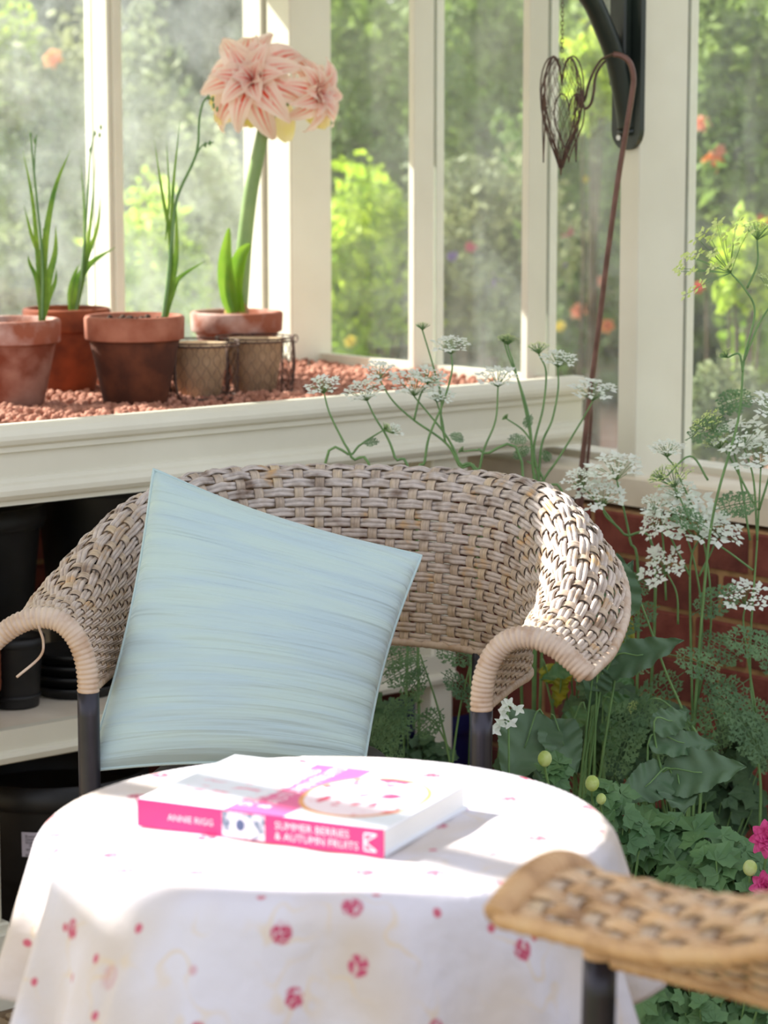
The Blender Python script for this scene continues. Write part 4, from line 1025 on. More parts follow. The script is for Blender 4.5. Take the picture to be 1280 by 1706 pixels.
bolt = MCi @ P_on_b(1031, 229, 1.0); q = MB(); q.tube([Vector((.120, 0.996, bolt.z)), Vector((.125, 0.996, bolt.z))], .0045, 12); q.build('bolt', mat('bright_screw', (190, 190, 190), None, rough=.3, metal=.8), br)
q = MB(); q.box(.05, 1.2, .99, 1.025, 1.95, 2.0); q.build('tie_bar', M_['iron'], br)

yh = 4.02
hook = empty('shepherds_crook', at_y(962, 836, yh)); hook.location.z = 0.0
tag(hook, 'tall brown iron crook rod leaning from the plants up to the roof bracket', 'garden hook')
q = MB(); q.tube(spline([at_y(*p, yh) for p in ((957, 900), (967, 800), (984, 655), (1000, 530), (1012, 430), (1030, 300), (1044, 215), (1053, 160), (1056, 130), (1050, 105), (1036, 93), (1022, 90))], 8), .0052, 8, flat=.7)
rootpart(q, 'rod', M_['hook'], hook, True)
pz = at_y(945, 1000, yh); q = MB(); q.tube([at_y(957, 900, yh), at_y(940, 1060, yh), Vector((at_y(930, 1200, yh).x, yh, 0.03))], .0052, 8); rootpart(q, 'rod_foot', M_['hook'], hook, True)
q = MB(); q.tube(spline([at_y(*p, yh + .01) for p in ((984, 660), (985, 700), (978, 780), (968, 850), (955, 960))], 6), .0026, 6); rootpart(q, 'side_prong', M_['hook'], hook, True)
q = MB(); q.tube(spline([at_y(p[0], p[1], yh + p[2]) for p in ((1022, 90, 0), (1008, 96, .02), (1000, 102, .03), (990, 118, .02), (981, 140, 0), (975, 165, 0), (968, 172, 0), (962, 165, 0))], 8), .0022, 6)
q.tube(spline([at_y(p[0], p[1], yh + p[2]) for p in ((1010, 100, .02), (1000, 112, .02), (992, 130, .01), (990, 150, 0), (985, 172, 0), (976, 181, 0), (970, 172, 0))], 8), .0022, 6)
q.tube([at_y(970, 150, yh), at_y(969, 180, yh)], .004, 6); rootpart(q, 'scroll', M_['wire'], hook, True)

yw = 4.0
hc = at_y(936, 170, yw); heart = empty('wire_heart', hc); tag(heart, 'open wire mesh heart hanging on a chain left of the roof bracket', 'ornament')
def heart_pts(sc_w, sc_h, rot, n=48, cz=0.0, cx=0.0, cy=0.0, til=0.0):
    out = []
    for i in range(n):
        t = 2 * pi * i / n; x = 16 * sin(t) ** 3 / 16; z = (13 * cos(t) - 5 * cos(2*t) - 2 * cos(3*t) - cos(4*t)) / 17
        X = x * sc_w; Z = z * sc_h
        out.append(Vector((cx + X * cos(rot) + til * Z, cy + X * sin(rot), cz + Z)))
    return out
HH = 0.104
for rot in (radians(62), radians(118)):
    q = MB(); q.tube([p for p in heart_pts(.062, HH, rot, cz=-.005)], .0012, 5, closed=True); q.build('outline', M_['wire'], heart, True)
for rot, cx, cy in ((radians(70), -.028, -.02), (radians(115), .010, -.025), (radians(60), .024, .018)):
    q = MB(); q.tube(heart_pts(.03, .060, rot + .35, cz=-.03, cx=cx, cy=cy), .0011, 5, closed=True); q.build('small_heart', M_['wire'], heart, True)
q = MB()
for k in range(15):
    a = 2 * pi * k / 15
    for sg in (-1, 1):
        pts = []
        for j in range(25):
            f = j / 24; zz = .066 - .165 * f; rad = .036 * (sin(pi * min(1, (f * .82 + .10))) ** .7) * (1 - .75 * f ** 2.2); aa = a + sg * .22 * (abs(((f * 5) % 1) * 2 - 1))
            pts.append(Vector((rad * cos(aa), rad * sin(aa), zz)))
        q.tube(pts, .0006, 3, caps=False)
q.build('wire_mesh', M_['wire'], heart)
q = MB()
for k in range(34):
    z = .078 + k * .0066; e = (k % 2) * pi / 2
    q.tube([Vector((.0022 * cos(2*pi*j/8) * cos(e), .0022 * cos(2*pi*j/8) * sin(e), z + .0048 * sin(2*pi*j/8))) for j in range(8)], .0006, 4, closed=True)
q.build('chain', M_['wire'], heart)

# ------------------------------------------------------------------ umbel flowers, leaves, bed plants
def umbel(mb, c, R_, rad, up, green=False, rays=16, full=1.0, mw=1, mg=0):
    """c: foot of the rays; rays spread to a shallow dome of petals"""
    up = up.normalized(); e1 = up.orthogonal().normalized(); e2 = up.cross(e1)
    for k in range(rays):
        rr = rad * math.sqrt((k + .5) / rays); a = k * 2.4 + R_.uniform(-.2, .2)
        end = c + up * (rad * (.95 - .35 * (rr / rad) ** 2)) + (e1 * cos(a) + e2 * sin(a)) * rr
        mb.tube([c, c.lerp(end, .6) + up * rad * .04, end], .0005, 3, mg, caps=False)
        n = 7 if not green else 6; pr_ = rad * (.22 if not green else .17)
        for j in range(n):
            a2 = 2 * pi * j / n + R_.uniform(0, 1); o_ = (e1 * cos(a2) + e2 * sin(a2)); cc = end + o_ * pr_ * R_.uniform(.3, .9) + up * R_.uniform(-.001, .002)
            sz = pr_ * (R_.uniform(.45, .8) if not green else .55); 
            outer_ = (end - c - up * (end - c).dot(up)); 
            if outer_.length > rad * .75 and not green and o_.dot(outer_) > 0: sz *= 1.7; cc = end + o_ * pr_ * 1.1
            s_ = up.cross(o_); tl = up * R_.uniform(-.3, .4)
            n0 = len(mb.v)
            mb.v += [cc - o_ * sz * .7, cc + s_ * sz * .55 + tl * sz * .5, cc + o_ * sz * .9 + tl * sz, cc - s_ * sz * .55 + tl * sz * .5]
            mb.face((n0, n0+1, n0+2, n0+3), mw)
def feather(mb, base, d, nrm_, L_, wd, n=9, m=0, R_=rnd):
    d = d.normalized(); side = d.cross(nrm_).normalized(); up = side.cross(d)
    rach = [base + d * (L_ * t) - up * (0.35 * L_ * t * t) for t in [i / 8 for i in range(9)]]
    mb.tube(rach, .0007, 3, m, caps=False)
    n = 7
    for i in range(1, n + 2):
        t = i / (n + 1); k = t * 7.99; j = int(k); p = rach[j].lerp(rach[j+1], k - j)
        pl = wd * (sin(pi * (t * .80 + .14)) ** .8)
        for sg in ((-1, 1) if i <= n else (0,)):
            dd = (side * sg + d * R_.uniform(.4, .8) - up * R_.uniform(.0, .4)).normalized(); sd = dd.cross(up).normalized()
            n0 = len(mb.v); mb.v += [p - sd * .0007, p + dd * pl * .8, p + sd * .0007]; mb.face((n0, n0+1, n0+2), m)
            for u in (.25, .55, .85):
                for sg2 in (-1, 1) if u < .8 else (-1, 0, 1):
                    c = p + dd * (pl * u); l = pl * .42 * R_.uniform(.7, 1.2) * (1.2 - .4 * u)
                    e = (dd + sd * sg2 * R_.uniform(.7, 1.2) + up * R_.uniform(-.4, .3)).normalized(); s3 = e.cross(up).normalized()
                    n0 = len(mb.v); mb.v += [c, c + e * l * .5 + s3 * l * .17, c + e * l, c + e * l * .5 - s3 * l * .17]; mb.face((n0, n0+1, n0+2, n0+3), m)
                    for sg3 in (-1, 1):
                        c2 = c + e * l * .45; e2 = (e + s3 * sg3 * .9).normalized(); s4 = e2.cross(up).normalized(); l2 = l * .6
                        n0 = len(mb.v); mb.v += [c2, c2 + e2 * l2 * .5 + s4 * l2 * .2, c2 + e2 * l2, c2 + e2 * l2 * .5 - s4 * l2 * .2]; mb.face((n0, n0+1, n0+2, n0+3), m)
RU = random.Random(31)
CAMV = Vector((0, -1, 0.2))
def umbellifer(label, y, rootpx, stems, leaves=(), group='white lace flowers behind the armchair', mat_leaf='feather', root_z=0.04):
    """stems: list of (points px from foot to head, head radius m, kind, tilt vector)"""
    foot = at_y(*rootpx, y)
    base = Vector((foot.x + RU.uniform(-.01, .01), y, root_z)); root = empty('lace_flower', base); tag(root, label, 'flower', group)
    for pts, rad, kind, tilt in stems:
        P = [at_y(*p[:2], y + (p[2] if len(p) > 2 else 0)) for p in pts]
        rad *= 1.12
        near = math.hypot(pts[0][0] - rootpx[0], pts[0][1] - rootpx[1]) < 26
        if near:
            dn = (P[0] - P[1]).normalized(); dn.y = 0; m1 = P[0] + dn * .09; m1.x = P[0].x + (m1.x - P[0].x) * .7; m1.z = min(m1.z, P[0].z - .06)
            P = [base] + ([m1] if P[0].z - root_z > .2 else []) + P
        q = MB(); q.tube(spline(P, 6), (0.0024 if near else .0016, 0.0011), 6); rootpart(q, 'stem', M_['stem'], root, True)
        if kind:
            q = MB(); umbel(q, P[-1], RU, rad, Vector(tilt), kind == 'g', rays=(18 if rad > .02 else 12) if kind == 'w' else 20)
            rootpart(q, 'flower_head', [M_['stem'], M_['umbelgreen' if kind == 'g' else 'umbel']], root)
    for (lx, ly, dx, dy, L_, wd) in leaves:
        b0 = at_y(lx, ly, y - .01); d = Vector((dx, RU.uniform(-.3, .1), -dy)); q = MB(); feather(q, b0, d, Vector((RU.uniform(-.3, .3), -.8, .6)), L_, wd, 9, 0, RU)
        rootpart(q, 'leaf', M_[mat_leaf], root)
    return root
umbellifer('white lace flower with two drooping heads, leftmost, in front of the bench edge', 3.62, (586, 762),
    [((586, 762), (572, 735), (550, 690), (540, 655)), ] and
    [([(586, 762), (572, 735), (550, 690), (540, 655)], .019, 'w', (-.1, -.35, .8)), ([(588, 756), (605, 738), (640, 716)], .008, 'g', (.6, -.2, .5)), ],
    [(606, 740, .5, -.2, .02, .007)])
umbellifer('white lace flower rising above the chair back, second from the left, with a broad head', 3.64, (658, 762),
    [([(658, 762), (645, 728), (625, 695), (612, 668)], .024, 'w', (-.15, -.3, .8)), ([(640, 716), (655, 722)], .010, 'w', (.3, -.4, .6))], [])
umbellifer('loose cluster of white lace flowers with crossing stems in front of the bench moulding', 3.66, (765, 775),
    [([(765, 775), (742, 737), (690, 700), (655, 668), (632, 632)], .020, 'w', (.1, -.3, .8)), ([(765, 770), (745, 728), (715, 690), (690, 660)], .028, 'w', (.1, -.3, .8)),
     ([(742, 735), (735, 700), (735, 660), (722, 610), (704, 550)], .010, 'g', (0, -.1, 1)), ([(742, 737), (737, 700), (728, 670)], .018, 'w', (.2, -.3, .8)), ([(690, 700), (700, 660), (712, 640)], .02, 'w', (.2, -.3, .8))],
    [(748, 725, .8, .1, .022, .008)])
umbellifer('single white lace flower on an arched stem over the middle of the chair back', 3.65, (708, 768),
    [([(708, 768), (716, 725), (738, 672), (753, 620), (752, 590)], .021, 'w', (0, -.3, .9))], [])
umbellifer('white lace flower with a flat head near the bench end', 3.66, (800, 778),
    [([(800, 778), (808, 745), (826, 700), (830, 645)], .023, 'w', (0, -.3, .9)), ([(806, 755), (795, 750), (772, 752)], .006, 'g', (-.6, 0, .5))], [])
umbellifer('tall group of lace flowers with green buds between bench end and iron rod', 3.70, (890, 800),
    [([(890, 800), (886, 740), (875, 680), (860, 620), (846, 575)], .013, 'g', (0, -.2, 1)), ([(888, 780), (882, 700), (866, 640), (850, 600), (840, 570)], .009, 'g', (0, -.2, 1)),
     ([(898, 800), (890, 745), (905, 680), (910, 620), (898, 590)], .015, 'g', (-.1, -.2, 1)), ([(898, 800), (903, 740), (920, 700), (930, 650), (930, 612)], .020, 'w', (.1, -.3, .9)),
     ([(908, 805), (895, 780), (878, 768)], .0, None, (0, 0, 1)), ([(906, 800), (930, 765), (970, 700), (988, 668)], .026, 'w', (.05, -.3, .9)), ([(886, 735), (870, 715), (845, 698)], .006, 'g', (-.6, 0, .6))],
    [(880, 735, -.9, -.3, .026, .009), (886, 690, -.4, .7, .02, .007), (905, 750, .4, .6, .02, .007), (885, 745, -.8, .3, .028, .009)])
# taller plants by the brick wall
umbellifer('lace flower whose three white heads hang before the window sill, right of the iron rod', 3.55, (1050, 900),
    [([(1050, 900), (1040, 850), (1028, 800)], .030, 'w', (-.1, -.3, .9)), ([(1030, 880), (990, 830), (970, 812)], .020, 'w', (-.2, -.35, .8)), ([(1040, 890), (1010, 860), (1005, 842)], .026, 'w', (-.1, -.4, .7))], [],
    'white lace flowers by the brick wall')
umbellifer('big bushy lace flower with dense white clusters in front of the brick wall', 3.50, (1155, 1240),
    [([(1155, 1240), (1170, 1050), (1160, 950), (1140, 880)], .038, 'w', (-.1, -.4, .8)), ([(1155, 1230), (1150, 1000), (1152, 930), (1165, 898)], .034, 'w', (.1, -.45, .8)),
     ([(1160, 1180), (1185, 1040), (1172, 900), (1130, 790), (1112, 762)], .020, 'w', (0, -.2, .9)), ([(1110, 1000), (1105, 900), (1100, 880)], .018, 'w', (-.5, -.4, .5)),
     ([(1130, 1040), (1128, 990), (1112, 955)], .026, 'w', (-.35, -.5, .6)), ([(1165, 960), (1185, 920), (1195, 896)], .024, 'w', (.3, -.4, .7)),
     ([(1150, 960), (1100, 860), (1092, 850)], .016, 'w', (-.2, -.4, .7)), ([(1160, 900), (1120, 850), (1130, 830)], .02, 'w', (0, -.3, .9))],
    [(1100, 1010, -.8, .3, .07, .022), (1160, 1060, .8, .3, .07, .022), (1140, 1120, -.7, .5, .08, .024), (1180, 1120, .5, .7, .07, .02), (1090, 980, -.7, -.2, .05, .018)],
    'white lace flowers by the brick wall')
umbellifer('very tall stem with a dill-like green umbel at the right edge of the photo', 3.45, (1150, 1300),
    [([(1150, 1300), (1172, 1000), (1190, 850), (1230, 700), (1240, 600), (1258, 520), (1240, 480), (1218, 455)], .056, 'g', (-.55, -.3, .45)), ([(1240, 600), (1265, 540), (1290, 500)], .03, 'g', (.3, -.2, .9)),
     ([(1238, 620), (1232, 590), (1212, 596)], .010, 'g', (-.5, 0, .6)), ([(1245, 480), (1262, 440), (1262, 400)], .022, 'g', (.1, -.2, 1))],
    [(1190, 850, .8, -.3, .055, .020), (1180, 880, -.6, -.4, .05, .018), (1175, 1150, .9, .4, .08, .024)], 'green seeding umbels by the window')
umbellifer('lace flower at the right edge with heads of tiny white stars before the window', 3.48, (1262, 1250),
    [([(1262, 1250), (1250, 1100), (1262, 900), (1268, 780)], .034, 'w', (-.1, -.4, .9)), ([(1262, 1200), (1240, 1050), (1242, 1010)], .026, 'w', (0, -.4, .8)),
     ([(1262, 900), (1256, 800), (1240, 745)], .030, 'w', (-.3, -.3, .8)), ([(1265, 850), (1290, 760), (1285, 700)], .030, 'w', (.2, -.3, .8)), ([(1255, 950), (1215, 920), (1160, 880), (1125, 812)], .026, 'g', (-.3, -.3, .8)),
     ([(1250, 900), (1225, 760), (1190, 720)], .024, 'g', (-.4, -.2, .6)), ([(1180, 800), (1150, 760), (1105, 800)], .016, 'g', (-.5, 0, .5)), ([(1262, 850), (1215, 760), (1200, 748)], .018, 'g', (-.3, -.2, .8))],
    [(1240, 980, -.9, .3, .07, .022), (1250, 1060, .6, .5, .08, .022), (1250, 1130, -.8, .5, .09, .026), (1255, 1200, .4, .8, .08, .024), (1220, 700, -.8, .2, .06, .018), (1260, 660, -.8, .1, .05, .02)],
    'white lace flowers by the brick wall')
umbellifer('leaning green stem with sprawling feathery leaves right of the armchair', 3.42, (1140, 1190),
    [([(1140, 1190), (1110, 1120), (1070, 1010), (1050, 975)], .0, None, (0, 0, 1)), ([(1155, 1300), (1150, 1220), (1100, 1165), (1060, 1180)], .008, 'g', (-.5, -.3, .3))],
    [(1100, 1170, -.9, .4, .08, .024), (1090, 1160, -.6, .8, .08, .024), (1180, 1160, .3, .9, .09, .026), (1140, 1180, -.3, 1, .10, .026), (1060, 1200, -.5, .9, .08, .024),
     (1210, 1170, .6, .7, .09, .026), (1250, 1150, .2, 1, .09, .024), (1020, 1060, .6, .4, .06, .02), (1115, 1090, .9, .2, .08, .022), (1200, 1060, .9, .1, .08, .022)], 'white lace flowers by the brick wall')
umbellifer('feathery plant seen through the gap between chair back and seat', 3.50, (752, 1290),
    [([(752, 1290), (765, 1190), (785, 1100)], .0, None, (0, 0, 1)), ([(752, 1280), (730, 1180), (700, 1090)], .0, None, (0, 0, 1)), ([(750, 1250), (720, 1200), (670, 1185)], .0, None, (0, 0, 1)),
     ([(700, 1170), (698, 1172)], .006, 'g', (0, -.3, .8))],
    [(712, 1100, -.9, .3, .062, .020), (712, 1110, -.6, .7, .06, .020), (720, 1080, .8, .1, .055, .018), (700, 1085, -.9, .1, .05, .018), (735, 1120, .8, .5, .05, .018), (700, 1180, -.8, .3, .06, .018),
     (680, 1200, -.8, .6, .055, .018), (740, 1180, -.5, .4, .05, .018), (665, 1240, -.3, .8, .05, .017), (690, 1160, -.9, .6, .05, .017), (650, 1190, -.5, .8, .05, .017), (785, 1110, .7, .6, .05, .018), (770, 1150, .6, .5, .05, .016)],
    'feathery plants under the chair back', 'feather')

def broad_leaf(mb, base, tip, wd, nrm_, R_, m=0, teeth=9, droop=0.1):
    d = tip - base; L_ = d.length; d.normalize(); side = d.cross(nrm_).normalized(); up = side.cross(d); NU = 24
    def fn(u, v):
        k = (v - .5) * 2; w_ = wd * .5 * (sin(pi * (u ** .62)) ** .85) * (1 + .07 * ((u * teeth * 2) % 1 - .5)) if 0 < u < 1 else 0
        return base + d * (L_ * u) + side * (w_ * k) + up * (w_ * .28 * abs(k) - droop * L_ * u * u + .0035 * sin(u * 26 + 3 * abs(k)) * abs(k))
    mb.grid(fn, NU * 2, 8, m)
def leafy(label, cat, y, rootpx, leaves, m='bigleaf', name='leafy_plant', group=None, veins=True):
    foot = at_y(*rootpx, y); base = Vector((foot.x, y, 0.04)); root = empty(name, base); tag(root, label, cat, group)
    for (bx, by, tx, ty, wd, dy) in leaves:
        b0 = at_y(bx, by, y); t0 = at_y(tx, ty, y + dy); nn = Vector((RU.uniform(-.3, .3), -.75, .6))
        q = MB(); broad_leaf(q, b0, t0, wd, nn, RU); lf = rootpart(q, 'leaf', M_[m], root, True)
        q = MB(); mid = base.lerp(b0, .5) + Vector((RU.uniform(-.02, .02), 0, .03)); q.tube(spline([base, mid, b0, b0.lerp(t0, .5) + Vector((0, -.002, 0))], 6), (.0026, .0008), 5); rootpart(q, 'stalk', M_['stem'], root, True)
    return root
leafy('broad serrated dark green leaves in front of the brick wall beside the right chair arm', 'plant', 3.30, (960, 1300),
    [(905, 1190, 842, 1302, .085, -.05), (918, 1200, 962, 1284, .058, -.05), (1010, 1118, 1134, 1062, .050, -.03), (1040, 1030, 1030, 920, .05, .02), (1000, 1060, 1055, 930, .04, .03), (985, 1150, 1000, 1100, .05, 0),
     (930, 1290, 890, 1330, .05, -.03), (1010, 1080, 985, 1180, .05, 0)], group='broad leaved plants')
leafy('plant with one very large ragged leaf lying level before the bricks', 'plant', 3.20, (1160, 1420),
    [(1100, 1300, 1240, 1272, .066, -.03), (1120, 1290, 1030, 1330, .055, -.04), (1130, 1300, 1140, 1350, .06, -.05), (1080, 1240, 1200, 1235, .04, .02), (1090, 1220, 1150, 1180, .04, .03)], group='broad leaved plants')
leafy('yellowing leafed plant behind the right chair arm', 'plant', 3.62, (960, 1290),
    [(1045, 1100, 1052, 1020, .018, 0), (950, 1100, 930, 1150, .03, 0), (965, 1090, 990, 1130, .03, 0), (940, 1130, 925, 1180, .026, 0), (990, 1120, 1010, 1150, .028, 0), (905, 1110, 925, 1140, .03, 0), (1040, 1130, 1020, 1180, .03, 0)], 'yellowing', group=None)
leafy('bright green stemmed plant under the right chair arm', 'plant', 3.45, (975, 1300),
    [(980, 1100, 900, 1130, .03, 0), (1000, 1100, 1060, 1140, .035, 0), (975, 1180, 930, 1230, .03, 0), (1005, 1180, 1050, 1160, .035, 0), (990, 1130, 960, 1080, .03, 0), (1010, 1200, 1030, 1260, .035, 0)], 'lowleaf')
def lobed(mb, c, R_, sz, nrm_, m=0):
    """three-part toothed leaf"""
    nrm_ = nrm_.normalized(); e1 = nrm_.orthogonal().normalized(); e1 = Matrix.Rotation(R_.uniform(0, 6.28), 3, nrm_) @ e1
    for k in (-1, 0, 1):
        d = Matrix.Rotation(k * 1.0, 3, nrm_) @ e1; tip = c + d * sz * (1 if k == 0 else .8)
        n0 = len(mb.v); s = d.cross(nrm_)
        pr_ = [(0, 0), (.3, .18), (.28, .30), (.55, .26), (.6, .40), (.8, .16), (1, 0), (.8, -.16), (.6, -.40), (.55, -.26), (.28, -.30), (.3, -.18)]
        for (a, b_) in pr_: mb.v.append(c + d * (sz * a * (1 if k == 0 else .8)) + s * (sz * b_ * .8) + nrm_ * (-.12 * sz * a * a + .05 * sz * abs(b_)))
        for i in range(1, 11): mb.face((n0, n0 + i, n0 + i + 1), m)
def bushy(label, y, rootpx, blobs, m, name='bedding_plant', cat='plant', group='low foliage plants', sz=(.02, .035), flowers=(), buds=()):
    foot = at_y(*rootpx, y); base = Vector((foot.x, y, .04)); root = empty(name, base); tag(root, label, cat, group)
    q = MB(); st = MB()
    for (px, py, rad, n) in blobs:
        c = at_y(px, py, y)
        for _ in range(n):
            v = Vector((RU.gauss(0, 1), RU.gauss(0, 1), RU.gauss(0, 1))).normalized() * rad * RU.uniform(.4, 1); p = c + v
            lobed(q, p, RU, RU.uniform(*sz), Vector((v.x, -abs(v.y) - rad * .6, v.z + rad * .9)))
            if RU.random() < .35: st.tube([base.lerp(p, .3), base.lerp(p, .75) + Vector((0, 0, .01)), p], .0011, 4, caps=False)
    o = rootpart(q, 'foliage', M_[m], root); o['kind'] = 'stuff'
    o = rootpart(st, 'stems', M_['stem'], root); o['kind'] = 'stuff'
    for (px, py, r) in flowers:
        c = at_y(px, py, y - .06); hd = MB()
        for ring in range(5):
            for k in range(9 - ring):
                a = 2 * pi * k / (9 - ring) + ring; petal(hd, c, Vector((-.4, -.8, .4)), a, 1.25 - ring * .25, r * (1 - .13 * ring), r * .6, RU, 0, .2)
        rootpart(hd, 'flower', M_['pink'], root, True)
        s = MB(); s.tube(spline([base, base.lerp(c, .6) + Vector((0, .01, .02)), c + Vector((0, .004, 0))], 5), .0018, 6); rootpart(s, 'stalk', M_['stem'], root, True)
    for (px, py, r, x0, y0) in buds:
        c = at_y(px, py, y - .05); b = MB(); b.ball(c, r, 0, 12, 8, (1, 1, 1.15))
        for k in range(6): petal(b, c - Vector((0, 0, r)), Vector((0, 0, 1)), k * pi / 3, .55, r * 2.1, r * 1.1, RU, 0, -.4)
        rootpart(b, 'bud', M_['umbelgreen'], root, True)
        s = MB(); s.tube(spline([at_y(x0, y0, y - .03), at_y((px + x0) / 2 - 2, (py + y0) / 2, y - .04), c - Vector((0, 0, r))], 5), .0016, 6); rootpart(s, 'stalk', M_['stem'], root, True)
    return root
bushy('lobed foliage with pink double flowers and a round bud at the right photo edge', 3.0, (1230, 1560), [(1235, 1470, .055, 60), (1160, 1500, .05, 50), (1200, 1440, .04, 30)], 'lowleaf', sz=(.018, .034), flowers=((1282, 1398, .024), (1279, 1480, .022)), buds=((1250, 1446, .0085, 1255, 1530),), name='pink_flowering_plant', cat='flower', group=None)
bushy('toothed dark green plant between table and brick wall', 3.1, (1150, 1520), [(1165, 1420, .035, 26), (1100, 1400, .035, 26), (1085, 1470, .03, 20), (1190, 1440, .03, 14), (1120, 1450, .03, 16)], 'lowleaf', sz=(.028, .05))
bushy('grey-green cut leaved plant with round buds right behind the table edge', 3.05, (1010, 1420), [(1030, 1350, .025, 22), (1050, 1400, .028, 20), (925, 1290, .018, 14), (1010, 1330, .02, 12)], 'lowleaf', sz=(.018, .030), buds=((908, 1264, .0085, 915, 1310), (987, 1305, .0085, 990, 1350), (1002, 1331, .006, 1004, 1360)))
bushy('dense low leafy clump on the bed below the wicker arm at the lower right', 2.75, (1180, 1750), [(1100, 1640, .05, 70), (1180, 1680, .06, 90), (1250, 1690, .06, 80), (1240, 1620, .05, 60), (1120, 1720, .05, 50), (1180, 1590, .05, 40)], 'lowleaf', sz=(.014, .026))
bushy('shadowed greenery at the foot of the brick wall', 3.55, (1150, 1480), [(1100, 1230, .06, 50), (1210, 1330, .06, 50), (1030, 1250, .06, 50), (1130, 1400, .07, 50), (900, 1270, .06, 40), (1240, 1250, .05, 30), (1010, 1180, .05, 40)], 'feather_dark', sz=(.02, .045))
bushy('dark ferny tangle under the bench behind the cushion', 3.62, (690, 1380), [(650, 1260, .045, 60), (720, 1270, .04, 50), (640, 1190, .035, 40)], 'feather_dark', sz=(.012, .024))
# white arugula-like blossoms by the chair leg
root = empty('white_blossom_sprig', at_y(850, 1240, 3.15)); root.location.z = .05; tag(root, 'small white four petalled blossoms beside the right front chair leg', 'flower')
q = MB()
for (px, py) in ((846, 1172), (862, 1182), (838, 1192), (832, 1206), (852, 1205), (825, 1218), (842, 1178)):
    for k in range(4): petal(q, at_y(px, py, 3.15), Vector((RU.uniform(-.6, .6), -.8, .4)), k * pi / 2 + RU.uniform(-.3, .3), 1.3, .010, .006, RU, 0, .1)
rootpart(q, 'blossoms', M_['umbel'], root, True); q = MB()
Pb = at_y(850, 1240, 3.15); q.tube(spline([Vector((Pb.x, 3.15, .05)), at_y(848, 1240, 3.15), at_y(842, 1200, 3.15), at_y(848, 1175, 3.15)], 6), .0014, 5); rootpart(q, 'stem', M_['stem'], root, True)

# ------------------------------------------------------------------ the garden beyond the glass
def gleaf(name, c1, c2, tr=0.4): return mat(name, c1, c2, rough=0.6, scale=2.2, detail=5, trans=tr, thr=(.38, .62))
G = {'mid': gleaf('garden_leaf_mid', (104, 134, 66), (146, 168, 88)), 'lime': gleaf('garden_leaf_lime', (158, 192, 50), (196, 214, 74), .5),
     'dark': gleaf('garden_leaf_dark', (40, 54, 40), (62, 76, 54), .1), 'grey': gleaf('garden_leaf_grey', (116, 132, 92), (164, 168, 120), .35), 'pale': gleaf('garden_leaf_pale', (164, 178, 128), (190, 196, 150), .4)}
GF = {'orange': mat('rose_orange', (246, 168, 60), (240, 130, 70), trans=.4), 'peach': mat('rose_peach', (244, 170, 140), None, trans=.4), 'pinkish': mat('garden_pink', (226, 110, 140), None, trans=.4),
      'violet': mat('garden_violet', (150, 110, 200), None, trans=.4), 'yellow': mat('garden_yellow', (236, 214, 60), None, trans=.4), 'red': mat('garden_red', (214, 70, 50), None, trans=.4)}
RG = random.Random(77)
def shrub(label, px, y, py_mid, rx, rz, n, sz, m, cat='shrub', name='garden_shrub', group='shrubs in the garden beyond the glass', flowers=(), dens=None):
    c = at_y(px, py_mid, y); zlow = max(0.0, c.z - rz); ry = rx * .7
    root = empty(name, Vector((c.x, y, -.06))); tag(root, label, cat, group)
    q = MB()
    for _ in range(n):
        v = Vector((RG.gauss(0, 1), RG.gauss(0, 1), RG.gauss(0, 1))).normalized(); rr = RG.uniform(.55, 1.0) * (1 + .18 * sin(5 * v.x + 3 * v.z + px) + .12 * sin(9 * v.z + 4 * v.y))
        p = Vector((c.x + v.x * rx * rr, y + v.y * ry * rr, c.z + v.z * rz * rr))
        if p.z < 0: p.z = RG.uniform(0, .15)
        d = Vector((RG.gauss(0, 1), RG.gauss(0, 1), RG.gauss(0, .8))).normalized(); s = d.orthogonal().normalized(); s = Matrix.Rotation(RG.uniform(0, 6.28), 3, d) @ s; l = sz * RG.uniform(.6, 1.4); nn = d.cross(s)
        n0 = len(q.v); q.v += [p, p + d * l * .5 + s * l * .3 + nn * l * .08, p + d * l, p + d * l * .5 - s * l * .3 + nn * l * .08]; q.face((n0, n0+1, n0+2, n0+3))
    o = rootpart(q, 'foliage', G[m], root); o['kind'] = 'stuff'
    q = MB(); 
    for k in range(4):
        a = k * 2.4; e = Vector((c.x + rx * .6 * cos(a), y + ry * .5 * sin(a), c.z + rz * RG.uniform(0, .7))); q.tube([Vector((c.x + .04 * cos(a), y + .04 * sin(a), -.06)), Vector((c.x, y, c.z * .3)).lerp(e, .5), e], (.007, .002), 5)
    rootpart(q, 'branches', M_['bark'], root)
    for (fx, fy, r, fm) in flowers:
        fc = at_y(fx, fy, y - ry * .9); f_ = MB()
        for ring in range(3):
            for k in range(6): petal(f_, fc, Vector((-.3, -.8, .4)), k * pi / 3 + ring, 1.2 - .4 * ring, r * (1 - .2 * ring), r * .9, RG, 0, .2)
        rootpart(f_, 'flower', GF[fm], root, True)
    return root
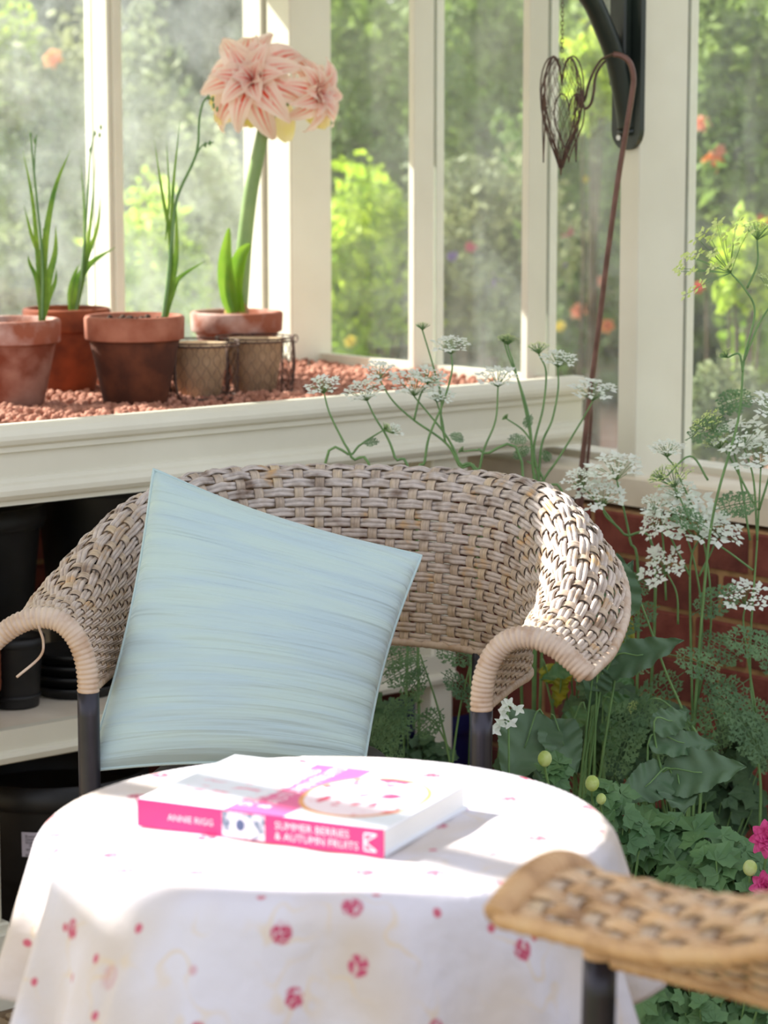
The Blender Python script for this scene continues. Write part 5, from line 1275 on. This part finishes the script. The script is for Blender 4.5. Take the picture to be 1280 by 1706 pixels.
# tall hedges closing the view
for lb, px_, y_, m_ in (('tall grey-green hedge closing the garden view behind the left-hand panes', 60, 12.6, 'grey'), ('tall green hedge closing the garden view behind the middle panes', 620, 15.2, 'mid'),
        ('tall green hedge closing the garden view behind the right-hand panes', 1260, 12.6, 'mid'), ('broad hedge far off beyond the left edge of the windows', -560, 15.2, 'mid'), ('broad hedge far off beyond the right edge of the windows', 1800, 15.2, 'mid')):
    shrub(lb, px_, y_, 250, 1.40, 2.9, 21000, .14, m_, 'hedge', 'garden_hedge', 'hedges at the end of the garden')
shrub('dark evergreen tree overhanging the top of the second pane from the left', 260, 10.6, -40, .50, .24, 9000, .05, 'dark', 'tree', 'garden_tree', None)
shrub('lime green shrub at the left edge seen through the first pane', -10, 8.0, 160, .14, .28, 1800, .035, 'lime', flowers=())
shrub('grey-green shrub seen through the first pane on the left', 90, 8.0, 330, .45, .60, 6000, .045, 'grey', flowers=((90, 100, .035, 'orange'),))
shrub('soft pale shrub low behind the second pane on the left', 300, 9.2, 430, .32, .45, 5000, .04, 'pale')
shrub('bright green shrub low behind the potted bulb in the second pane', 250, 7.2, 450, .16, .22, 1500, .04, 'lime')
shrub('mid green bush filling the pane right of the corner post', 600, 8.6, 200, .34, .55, 5000, .045, 'mid')
shrub('sunny lime bush low in the pane right of the corner post', 615, 7.3, 450, .20, .26, 2600, .04, 'lime', flowers=((585, 570, .02, 'yellow'),))
shrub('green bush behind the pane between the two slim glazing bars', 800, 9.3, 150, .32, .45, 4600, .045, 'mid')
shrub('hazy dark shrub low between the two slim glazing bars', 800, 7.3, 430, .26, .30, 2600, .04, 'grey', flowers=((755, 428, .018, 'violet'), (786, 412, .02, 'pinkish'), (830, 470, .018, 'violet')))
shrub('shrub with pink and violet blooms behind the hanging wire heart', 960, 8.1, 330, .22, .50, 4200, .04, 'mid', flowers=((945, 388, .025, 'pinkish'), (975, 300, .014, 'yellow'), (941, 440, .014, 'violet'), (1000, 470, .02, 'peach'), (965, 520, .03, 'peach'), (1012, 545, .026, 'orange'), (935, 545, .02, 'yellow'), (925, 420, .016, 'yellow')))
shrub('lime spray of leaves beside the hanging wire heart', 985, 7.0, 130, .06, .14, 420, .04, 'lime', flowers=())
shrub('rose bush with orange and peach blooms behind the rightmost pane', 1215, 6.8, 250, .22, .46, 4800, .042, 'mid', 'rose bush', 'rose_bush', None, flowers=((1190, 272, .034, 'orange'), (1198, 254, .024, 'peach'), (1171, 208, .026, 'peach'), (1272, 377, .034, 'orange'), (1165, 480, .018, 'red')))
shrub('lime green shoots in front of the roses in the rightmost pane', 1245, 6.0, 440, .07, .11, 420, .038, 'lime', flowers=())
shrub('low yellow-green plants at the edge of the clay path, right pane', 1262, 8.6, 570, .10, .16, 900, .035, 'lime', flowers=((1245, 560, .014, 'yellow'), (1243, 553, .012, 'pinkish')))
shrub('silvery mound of foliage just outside the rightmost pane', 1205, 5.8, 700, .14, .12, 2200, .022, 'grey', flowers=())
